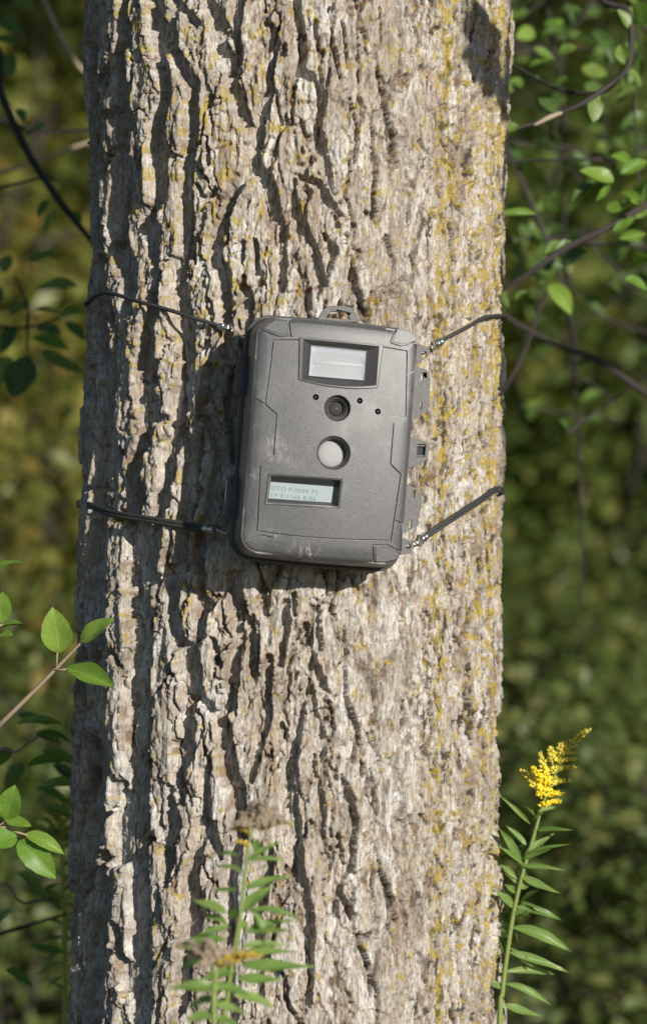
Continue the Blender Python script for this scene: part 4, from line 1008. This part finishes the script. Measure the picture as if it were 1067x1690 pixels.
# --- shrub behind the trunk on the right: dark crossing branches, leaves half in focus
s2 = thing('leafy_shrub', (0.72, 0.75, 0), 'tangled shrub with dark arching branches right behind the trunk', 'shrub')
def br(parent, pts, r, m=M_TWIG_D): return tube('branch', rel(parent, catmull(pts, 6)), [x * MM for x in r] if hasattr(r, '__len__') else r * MM, 8, m, parent)
twig(s2, [(0.72, 0.75, -0.05), (0.68, 0.72, 0.5), (0.60, 0.66, 1.0), (0.56, 0.60, 1.5), (0.5, 0.55, 1.9)], [0.016, 0.013, 0.009, 0.005], M_TWIG_D, 8, 'stem')
twig(s2, [(0.72, 0.78, -0.05), (0.66, 0.95, 0.4), (0.60, 1.1, 0.75), (0.55, 1.2, 1.1), (0.5, 1.15, 1.6)], [0.014, 0.010, 0.008, 0.004], M_TWIG_D, 8, 'stem')
RB = [([(0.52, 0.56, 1.75), P(1015, -60, 0.42), P(1036, 20, 0.38), P(1041, 70, 0.36), P(1034, 112, 0.35), P(1005, 140, 0.35), P(965, 168, 0.34), P(930, 184, 0.34), P(900, 197, 0.34), P(835, 218, 0.34)], [6, 6, 5.5, 5, 4.5, 3], M_TWIG_D),
      ([(0.59, 0.65, 1.1), P(1120, 310, 0.5), P(1067, 338, 0.46), P(1000, 376, 0.45), P(935, 408, 0.45), P(890, 438, 0.45), P(830, 476, 0.46), P(770, 505, 0.48)], [9, 8, 7, 6, 5, 4], M_TWIG_D),
      ([(0.63, 0.68, 0.85), P(1130, 690, 0.8), P(1067, 650, 0.8), P(980, 592, 0.8), P(920, 570, 0.8), P(870, 545, 0.8), P(825, 518, 0.8), P(780, 500, 0.8)], [8, 7, 6.5, 5, 4], M_TWIG_D),
      ([P(962, 1010, 1.3), P(958, 860, 1.25), P(952, 700, 1.2), P(940, 560, 1.15), P(931, 370, 1.1), P(933, 260, 1.05), P(924, 150, 1.0), P(905, 30, 1.0), P(900, -60, 1.0)], [3, 4, 4, 4, 4, 4, 3], M_TWIG_D),
      ([P(950, 640, 1.0), P(945, 560, 0.95), P(925, 462, 0.9), P(898, 390, 0.9), P(868, 318, 0.9), P(834, 242, 0.9), P(800, 180, 0.9)], [5, 6, 5, 6, 6, 5], M_TWIG_D),
      ([P(1100, 410, 1.0), P(1000, 402, 1.0), P(920, 393, 1.0), P(830, 396, 1.0), P(780, 400, 1)], [5, 5, 4, 3], M_TWIG_D),
      ([P(905, 480, 0.7), P(890, 510, 0.7), P(862, 585, 0.7), P(826, 650, 0.7), P(800, 680, 0.7)], [3.5, 4, 3.5, 3], M_TWIG_D),
      ([P(1035, 112, 0.35), P(1010, 142, 0.4), P(985, 153, 0.42), P(930, 150, 0.44), P(885, 130, 0.46), P(845, 108, 0.48), P(800, 90, 0.5)], [4, 3.5, 3, 3], M_TWIG_D),
      ([P(1075, 60, 0.6), P(1050, 30, 0.6), P(1030, -10, 0.6)], [4, 4], M_TWIG_D),
      ([P(1100, 560, 1.2), P(1000, 525, 1.2), P(950, 480, 1.15), P(925, 420, 1.1)], [4, 4, 3], M_TWIG_D),
      ([P(980, 0, 1.1), P(940, 50, 1.1), P(890, 75, 1.1), P(830, 100, 1.1)], [5, 4, 4], M_TWIG_D),
      ([P(920, 240, 1.0), P(960, 250, 1.0), P(1010, 262, 1.0), P(1080, 240, 1)], [5, 5, 4], M_TWIG_D),
      ([P(835, 230, 1.0), P(900, 245, 1.0), P(960, 265, 1.0)], [4, 4, 3], M_TWIG_D)]
rt = random.Random(5)
for i in range(22):
    x, y = rt.uniform(830, 1080), rt.uniform(20, 700); a = rt.choice([rt.gauss(0.3, 0.4), rt.gauss(1.5, 0.3), rt.gauss(-0.5, 0.35)]); d = rt.uniform(0.6, 1.9); L = rt.uniform(60, 150)
    RB.append(([P(x - L * math.cos(a), y + L * math.sin(a), d), P(x + rt.uniform(-8, 8), y + rt.uniform(-8, 8), d + 0.03), P(x + L * math.cos(a), y - L * math.sin(a) + rt.uniform(-20, 20), d)], [rt.uniform(1.5, 3), rt.uniform(1.5, 4)], M_TWIG_D))
for pts, r, mm in RB: br(s2, pts, r, mm)
br(s2, [P(926, 186, 0.338), P(905, 194, 0.337), P(880, 207, 0.335)], [3, 5, 2], M_TWIG_P)
RL = [(1012, 300, 970, 272, 30, 0.42), (1022, 286, 1068, 262, 24, 0.42), (1006, 306, 984, 332, 14, 0.42), (1022, 318, 1060, 332, 16, 0.42), (1060, 345, 1032, 325, 16, 0.43), (884, 354, 822, 342, 15, 0.42), (904, 352, 914, 318, 30, 0.6), (1040, 268, 1010, 256, 22, 0.45), (985, 300, 945, 318, 22, 0.5),
      (1050, 440, 1072, 410, 30, 0.44), (1030, 460, 1068, 468, 24, 0.42), (1010, 380, 1050, 360, 16, 0.44), (1020, 395, 1066, 385, 18, 0.43), (920, 88, 948, 74, 26, 0.5), (880, 80, 915, 95, 20, 0.6), (905, 100, 870, 104, 18, 0.6), (950, 60, 985, 66, 18, 0.6), (1045, 30, 1070, 10, 40, 0.45), (895, 465, 876, 452, 18, 0.55), (870, 480, 850, 494, 14, 0.5),
      (905, 470, 940, 500, 34, 0.6), (930, 400, 900, 412, 20, 0.5), (960, 400, 925, 398, 22, 0.5), (925, 432, 965, 415, 34, 0.55), (880, 430, 930, 436, 30, 0.6), (1050, 330, 1062, 300, 22, 0.44), (1000, 340, 1030, 345, 20, 0.46), (1040, 400, 1000, 420, 40, 0.6), (990, 60, 1010, 90, 26, 0.7), (960, 110, 1000, 128, 34, 0.75), (850, 60, 890, 50, 26, 0.8), (845, 20, 885, 5, 26, 0.8),
      (1000, 20, 1030, 10, 20, 0.7), (1060, 130, 1030, 150, 26, 0.7), (860, 130, 840, 150, 22, 0.7), (930, 40, 900, 30, 24, 0.8), (960, 20, 935, 5, 22, 0.8), (1065, 190, 1030, 200, 26, 0.9), (990, 150, 960, 140, 26, 0.8), (1060, 90, 1050, 130, 22, 0.6)]
for i, (x0, y0, x1, y1, wd, y) in enumerate(RL):
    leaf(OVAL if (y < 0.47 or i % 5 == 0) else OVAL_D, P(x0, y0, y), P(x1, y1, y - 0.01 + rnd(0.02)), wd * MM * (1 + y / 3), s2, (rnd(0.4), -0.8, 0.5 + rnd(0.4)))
for i in range(190):
    pts, r, mm = random.choice(RB); a = random.randrange(0, len(pts) - 1); p = Vector(pts[a]).lerp(Vector(pts[a + 1]), random.random())
    d = Vector((rnd(1), rnd(0.8), rnd(0.8))).normalized() * random.uniform(0.018, 0.030)
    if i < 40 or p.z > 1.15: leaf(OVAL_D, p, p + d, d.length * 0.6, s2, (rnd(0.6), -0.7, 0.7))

# --- shrub behind on the left: dark slanting branch with shaded leaves
s3 = thing('leafy_shrub', (-0.85, 0.6, 0), 'shaded shrub with a dark slanting branch left behind the trunk', 'shrub')
twig(s3, [(-0.85, 0.6, -0.05), (-0.80, 0.62, 0.6), (-0.66, 0.62, 1.15), (-0.50, 0.60, 1.55), (-0.45, 0.6, 1.9)], [0.016, 0.012, 0.009, 0.005], M_TWIG_D, 8, 'stem')
LB = [([(-0.56, 0.61, 1.42), P(-40, 60, 0.6), P(0, 150, 0.6), P(40, 240, 0.6), P(90, 320, 0.6), P(150, 396, 0.6), P(175, 430, 0.6)], [9, 8, 8, 6, 5], M_TWIG_D),
      ([P(-60, 290, 0.9), P(0, 285, 0.9), P(70, 262, 0.9), P(140, 237, 0.9), P(200, 225, 0.9)], [4, 5, 4, 4], M_TWIG_P),
      ([P(-60, 180, 0.75), P(0, 197, 0.75), P(72, 217, 0.75), P(145, 214, 0.75), P(200, 210, 0.75)], [4, 5, 4, 3], M_TWIG_P),
      ([P(55, -30, 0.9), P(75, 5, 0.9), P(100, 60, 0.9), P(133, 112, 0.9), P(180, 150, 0.9)], [5, 6, 5, 4], M_TWIG_P),
      ([P(-80, 545, 0.7), P(0, 540, 0.68), P(47, 540, 0.66), P(98, 524, 0.65)], [4, 3, 2], M_TWIG_D),
      ([P(24, 455, 0.66), P(44, 500, 0.66), P(46, 540, 0.66), P(46, 580, 0.66)], [2, 3, 3, 2], M_TWIG_D),
      ([P(-60, 325, 0.65), P(30, 302, 0.65), P(90, 292, 0.65)], [3, 3, 2], M_TWIG_D), ([P(-60, 1560, 0.5), P(20, 1535, 0.5), P(70, 1520, 0.5), P(112, 1508, 0.5)], [5, 4, 3, 2], M_TWIG_D)]
for pts, r, mm in LB: br(s3, pts, r, mm)
LL = [(45, 585, 25, 655, 58, .66), (52, 560, 115, 575, 34, .68), (70, 580, 134, 618, 26, .66), (70, 418, 92, 408, 0, .7), (48, 430, 92, 418, 24, .7), (60, 480, 130, 470, 26, .72), (50, 505, 10, 515, 24, .66), (58, 510, 100, 512, 12, .66), (30, 540, 0, 575, 34, .7), (60, 540, 100, 545, 24, .74), (100, 520, 140, 510, 30, .74), (0, 500, -20, 470, 30, .7),
      (110, 530, 142, 560, 22, .72), (20, 590, -15, 640, 40, .7), (10, 210, 42, 212, 26, .62), (45, 225, 75, 205, 28, .66), (30, 180, 40, 200, 16, .62), (60, 295, 92, 295, 14, .62), (0, 30, 30, 50, 30, .8), (-10, 60, 28, 70, 22, .8), (20, 0, 60, 20, 26, .9), (80, 330, 60, 350, 16, .6), (90, 350, 70, 385, 20, .7),
      (0, 90, 24, 120, 40, .75), (5, 450, 15, 420, 24, .75), (120, 350, 135, 370, 12, .6), (60, 1210, 100, 1225, 22, .4), (30, 1180, 75, 1185, 18, .4), (70, 1240, 130, 1250, 24, .45), (90, 1260, 130, 1290, 22, .5), (40, 1260, 10, 1290, 26, .5), (60, 1300, 110, 1310, 20, .5)]
for i, (x0, y0, x1, y1, wd, y) in enumerate(LL):
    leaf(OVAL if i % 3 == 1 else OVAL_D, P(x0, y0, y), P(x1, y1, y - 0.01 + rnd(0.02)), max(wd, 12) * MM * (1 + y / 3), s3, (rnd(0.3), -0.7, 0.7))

for x0, y0, x1, y1, wd, y in [(30, 1195, 95, 1178, 20, .22), (60, 1215, 125, 1205, 22, .25), (45, 1265, 110, 1240, 24, .3), (70, 1300, 128, 1280, 24, .3), (20, 1235, -10, 1265, 26, .3), (80, 1330, 122, 1345, 20, .35), (30, 1440, 80, 1470, 24, .4), (60, 1490, 110, 1480, 20, .4), (20, 1500, -10, 1530, 26, .4), (50, 1560, 105, 1575, 22, .4), (10, 1600, 60, 1620, 24, .4)]:
    leaf(OVAL, P(x0, y0, y), P(x1, y1, y + rnd(0.02)), wd * MM, sh, (rnd(0.3), -0.7, 0.7))
twig(sh, [(-0.45, 0.11, 0.38), P(-40, 1300, 0.28), P(30, 1240, 0.27), P(80, 1205, 0.26)], [0.002, 0.0014, 0.0008])
twig(sh, [(-0.46, 0.11, 0.30), P(-40, 1500, 0.38), P(40, 1490, 0.39), P(90, 1480, 0.4)], [0.002, 0.0014, 0.0008])
GB = 0.52
gr = P(106, 1640, GB); g4 = thing('goldenrod', (gr.x, GB, 0), 'blurred goldenrod with yellow-green stem left behind the trunk', 'flower')
tube('stem', rel(g4, catmull([Vector((gr.x, GB, -0.02)), P(108, 1700, GB), P(107, 1560, GB), P(103, 1430, GB), P(98, 1360, GB), P(80, 1330, GB)], 5)), [0.0032, 0.003, 0.0026, 0.0018, 0.0008], 8, M_BUD, g4)
for i in range(26):
    yy = 1370 + i * 11; xx = 100 + (yy - 1370) * 0.03; sd = 1 if i % 2 else -1
    leaf(LANCE, P(xx, yy, GB), P(xx + sd * random.uniform(25, 50), yy - random.uniform(-20, 30), GB + rnd(0.03)), random.uniform(7, 11) * MM, g4, (rnd(0.4), -0.7, 0.6), 0.2)
for i in range(9):
    yy = 1330 + i * 7; florets('flower_spray', P(97, yy + 8, GB) - g4.location, P(97 + (-1) ** i * random.uniform(18, 40), yy - 14, GB + rnd(0.02)) - g4.location, g4, 10, 0.003, 0.3, M_BUD, 300 + i)

# ------------------------------------------------------------------ woodland behind
def leaf_cloud(centers, n_each, spread, size, seed, flat=0.7):
    """many leaf-sized folded faces: returns co, quads(tri pairs), tint"""
    r = np.random.default_rng(seed); cs = np.repeat(np.asarray(centers), n_each, 0); n = len(cs)
    p = cs + r.normal(0, 1, (n, 3)) * np.asarray(spread)
    a = r.uniform(0, 2 * np.pi, n); el = r.normal(-0.25, 0.5, n)
    d = np.stack([np.cos(a) * np.cos(el), np.sin(a) * np.cos(el), np.sin(el)], -1)
    up = np.stack([r.normal(0.15, 0.6, n), r.normal(-0.45, 0.6, n), np.full(n, 0.75)], -1)
    s = np.cross(d, up); s /= np.linalg.norm(s, axis=1, keepdims=True) + 1e-6
    L = size * r.uniform(0.6, 1.3, n)[:, None]; nn = np.cross(s, d)
    v = np.stack([p, p + d * L * 0.45 + s * L * 0.3 + nn * L * 0.06, p + d * L, p + d * L * 0.45 - s * L * 0.3 + nn * L * 0.06], 1).reshape(-1, 3)
    i = np.arange(n) * 4; q_ = np.stack([i, i + 1, i + 2, i + 3], -1)
    tint = np.repeat(np.clip(r.normal(0.42, 0.24, n), 0, 1), 4)
    return v, q_, tint
def shrub_proto(name, h, rad, nst, nleaf, size, mat_, seed, label, cat, group):
    r = random.Random(seed); root = thing(name, (0, 0, 0), label, cat, group); lst = []; cents = []
    for k_ in range(nst):
        a = r.uniform(0, 6.28); top = Vector((math.cos(a) * rad * r.uniform(0.3, 1), math.sin(a) * rad * r.uniform(0.3, 1), h * r.uniform(0.55, 1)))
        p0 = Vector((math.cos(a) * 0.08, math.sin(a) * 0.08, -0.08)); midp = p0.lerp(top, 0.5) + Vector((r.uniform(-.1, .1), r.uniform(-.1, .1), 0.12 * h))
        st = catmull([p0, midp, top], 5); lst.append((st, [0.012, 0.008, 0.003]))
        for j in range(7):
            t = r.uniform(0.25, 1); p = st[int(t * (len(st) - 1))]; e = p + Vector((r.uniform(-1, 1), r.uniform(-1, 1), r.uniform(-0.2, 0.8))).normalized() * r.uniform(0.15, 0.4)
            lst.append(([p, p.lerp(e, 0.5) + Vector((0, 0, 0.02)), e], [0.004, 0.003, 0.0015])); cents += [e, p.lerp(e, 0.6)]
    tubes('stems', lst, 5, M_TWIG_D, root)
    v, q_, t = leaf_cloud(np.array([tuple(c) for c in cents]), max(1, nleaf // len(cents)), (0.10, 0.10, 0.09), size, seed)
    obj('foliage', mesh_np('foliage', v, q_, False, dict(tint=t)), mat_, root); return root
def dup(root, loc, rz, s, label=None):
    c = root.copy(); C.objects.link(c); c.location = loc; c.rotation_euler = (0, 0, rz); c.scale = (s, s, s)
    if label: c['label'] = label
    for ch in root.children:
        d = ch.copy(); C.objects.link(d); d.parent = c
    return c
own_crown()
GRP = 'blurred shrubs of the undergrowth'
LAB = 'blurred green undergrowth shrub in the woodland behind the trunk'
protoA = shrub_proto('undergrowth_shrub', 1.7, 0.6, 11, 6500, 0.05, M_FOL_G, 5, LAB, 'shrub', GRP)
protoB = shrub_proto('undergrowth_shrub', 2.1, 0.7, 12, 6500, 0.05, M_FOL_Y, 6, LAB, 'shrub', GRP)
protoC = shrub_proto('undergrowth_shrub', 0.9, 0.5, 10, 4200, 0.045, M_FOL, 8, LAB, 'shrub', GRP)
spots = [('B', -0.95, 3.2, 1.0), ('A', 1.45, 4.6, 1.0), ('C', -0.55, 2.6, 0.8), ('C', 0.55, 2.4, 0.75), ('B', -0.5, 4.8, 1.15), ('A', 0.5, 5.2, 1.2), ('A', -1.5, 5.5, 1.2), ('B', 1.6, 5.6, 1.2), ('A', 0.35, 7.0, 1.4), ('B', -1.1, 7.4, 1.5), ('A', 1.1, 7.6, 1.5), ('C', 0.2, 4.2, 1.0), ('C', 1.0, 4.7, 1.1), ('C', -1.0, 4.4, 1.1),
         ('B', 0.4, 9.2, 1.6), ('A', -0.7, 9.6, 1.7), ('B', -1.9, 9.0, 1.6), ('A', 1.9, 9.2, 1.7)]
first = {'A': protoA, 'B': protoB, 'C': protoC}; used = set()
for kind, x, y, s in spots:
    p = first[kind]; loc = (x, y, float(ground_z(x, y))); rz = random.uniform(0, 6.28)
    if kind not in used: used.add(kind); p.location = loc; p.rotation_euler = (0, 0, rz); p.scale = (s,) * 3
    else: p = dup(p, loc, rz, s)
    look = {'A': 'fresh green', 'B': 'yellowing', 'C': 'low green'}[kind]; side = 'left' if x < 0 else 'right'
    p['label'] = 'blurred %s undergrowth shrub in the %s woodland %s of the trunk' % (look, 'nearer' if y < 4.5 else 'middle' if y < 6.5 else 'farther', side)

def woodland_tree(name, loc, h, r, crown_r, crown_z, nleaf, seed, mat_, label, group, lean=0.0):
    rr = random.Random(seed); t = thing(name, loc, label, 'tree', group)
    top = Vector((lean * h, rr.uniform(-.1, .1), h)); tr = catmull([Vector((0, 0, -0.1)), Vector((lean * h * 0.4 + rr.uniform(-.08, .08), rr.uniform(-.08, .08), h * 0.45)), top], 6)
    tube('trunk', tr, [r * 1.25, r, r * 0.75, r * 0.25], 12, M_WOOD, t); lst = []; cents = []
    for k_ in range(16):
        f = rr.uniform(crown_z / h, 1.0); p = tr[min(len(tr) - 1, int(f * (len(tr) - 1)))]; a = rr.uniform(0, 6.28)
        e = p + Vector((math.cos(a), math.sin(a), rr.uniform(0.0, 0.6))) * crown_r * rr.uniform(0.5, 1.0); m_ = p.lerp(e, 0.5) + Vector((0, 0, 0.15)); lst.append((catmull([p, m_, e], 4), [r * 0.35, r * 0.2, r * 0.06])); cents += [e, m_, p.lerp(e, 0.75)]
    for pts_, rad_ in lst: tube('limb', pts_, rad_, 6, M_WOOD, t)
    v, q_, ti = leaf_cloud(np.array([tuple(c) for c in cents]), nleaf // len(cents), (0.28, 0.28, 0.22), 0.10, seed)
    obj('crown', mesh_np('crown', v, q_, False, dict(tint=ti)), mat_, t); return t
TG = 'woodland trees behind the trunk'
woodland_tree('woodland_tree', (0.98, 6.3, 0), 6.5, 0.075, 1.5, 2.0, 5000, 21, M_FOL, 'slim blurred tree stem far right in the background', TG, 0.01)
woodland_tree('woodland_tree', (0.62, 8.6, 0), 7.5, 0.085, 1.7, 2.4, 5000, 22, M_FOL_Y, 'blurred woodland tree in the background right of the trunk', TG)
woodland_tree('woodland_tree', (-1.35, 8.2, 0), 7.5, 0.09, 1.8, 2.2, 5000, 23, M_FOL_Y, 'blurred woodland tree in the background left of the trunk', TG)
woodland_tree('woodland_sapling', (0.60, 3.4, 0), 4.2, 0.018, 0.7, 2.6, 1500, 24, M_FOL_G, 'thin blurred sapling stem close to the right edge of the trunk', TG, 0.02)
woodland_tree('woodland_sapling', (0.84, 4.4, 0), 4.6, 0.024, 0.7, 2.8, 1500, 25, M_FOL_G, 'thin blurred sapling stem midway in the right background', TG, -0.015)
woodland_tree('woodland_sapling', (-0.98, 4.3, 0), 4.6, 0.024, 0.8, 2.8, 1500, 26, M_FOL_G, 'thin blurred sapling stem in the left background', TG, 0.02)
# trees and saplings toward the sun that dapple the wood behind
SG = 'trees beside the clearing'
woodland_tree('woodland_tree', (4.6, 6.0, 0), 6.5, 0.11, 1.4, 1.6, 5200, 32, M_FOL_Y, 'woodland tree to the right of the clearing, crown partly autumn yellow', SG)
woodland_tree('woodland_tree', (-2.3, 1.2, 0), 6.0, 0.09, 1.4, 0.9, 5200, 31, M_FOL, 'woodland tree left of the clearing with low dense crown', SG)

def far_wood():
    r = np.random.default_rng(3); n = 2600
    c = np.stack([r.uniform(-8, 8, n), r.uniform(11, 18, n), 10.0 * r.random(n) + 0.1], -1)
    v, q_, t = leaf_cloud(c, 50, (0.38, 0.35, 0.32), 0.19, 4)
    return obj('distant_woodland', mesh_np('distant_woodland', v, q_, False, dict(tint=t)), M_FOL)
tag(far_wood(), 'blurred mass of green woodland leaves in the far background', 'woodland', kind='stuff')
def ground_cover():
    r = np.random.default_rng(9); n = 9000
    x = r.uniform(-3.2, 3.2, n); y = r.uniform(-0.6, 11, n); keep = np.hypot(x, y - AX_Y) > 0.34; x, y = x[keep], y[keep]
    c = np.stack([x, y, ground_z(x, y) + 0.05], -1)
    v, q_, t = leaf_cloud(c, 4, (0.09, 0.09, 0.045), 0.075, 14)
    return obj('ground_cover', mesh_np('ground_cover', v, q_, False, dict(tint=t)), M_GRASS)
tag(ground_cover(), 'low green ground cover and leaf litter on the woodland floor', 'ground cover', kind='stuff')

# leafy sapling just outside the picture on the right: its twig shades a patch high on the trunk
sp = thing('leafy_sapling', (0.78, -0.72, 0), 'young leafy sapling to the right in front of the trunk', 'tree')
tube('stem', rel(sp, catmull([(0.78, -0.72, -0.05), (0.77, -0.71, 0.8), (0.72, -0.70, 1.6), (0.68, -0.70, 2.3)], 5)), [0.012, 0.009, 0.004], 8, M_TWIG_D, sp)
for (tx, tz) in ((775, 20), (770, 75), (830, 130), (818, 155), (800, 40)):
    c = surf(tx, tz); c = c + S * (0.62 + rnd(0.05))
    tube('twig', rel(sp, catmull([(0.72, -0.70, 1.62), (0.6, -0.66, 1.68), c], 4)), [0.003, 0.002, 0.001], 6, M_TWIG_D, sp)
    for k_ in range(3):
        d = Vector((rnd(1), rnd(0.4), -0.3 + rnd(0.8))).normalized() * 0.04
        leaf(OVAL_D, c, c + d, 0.026, sp, S)
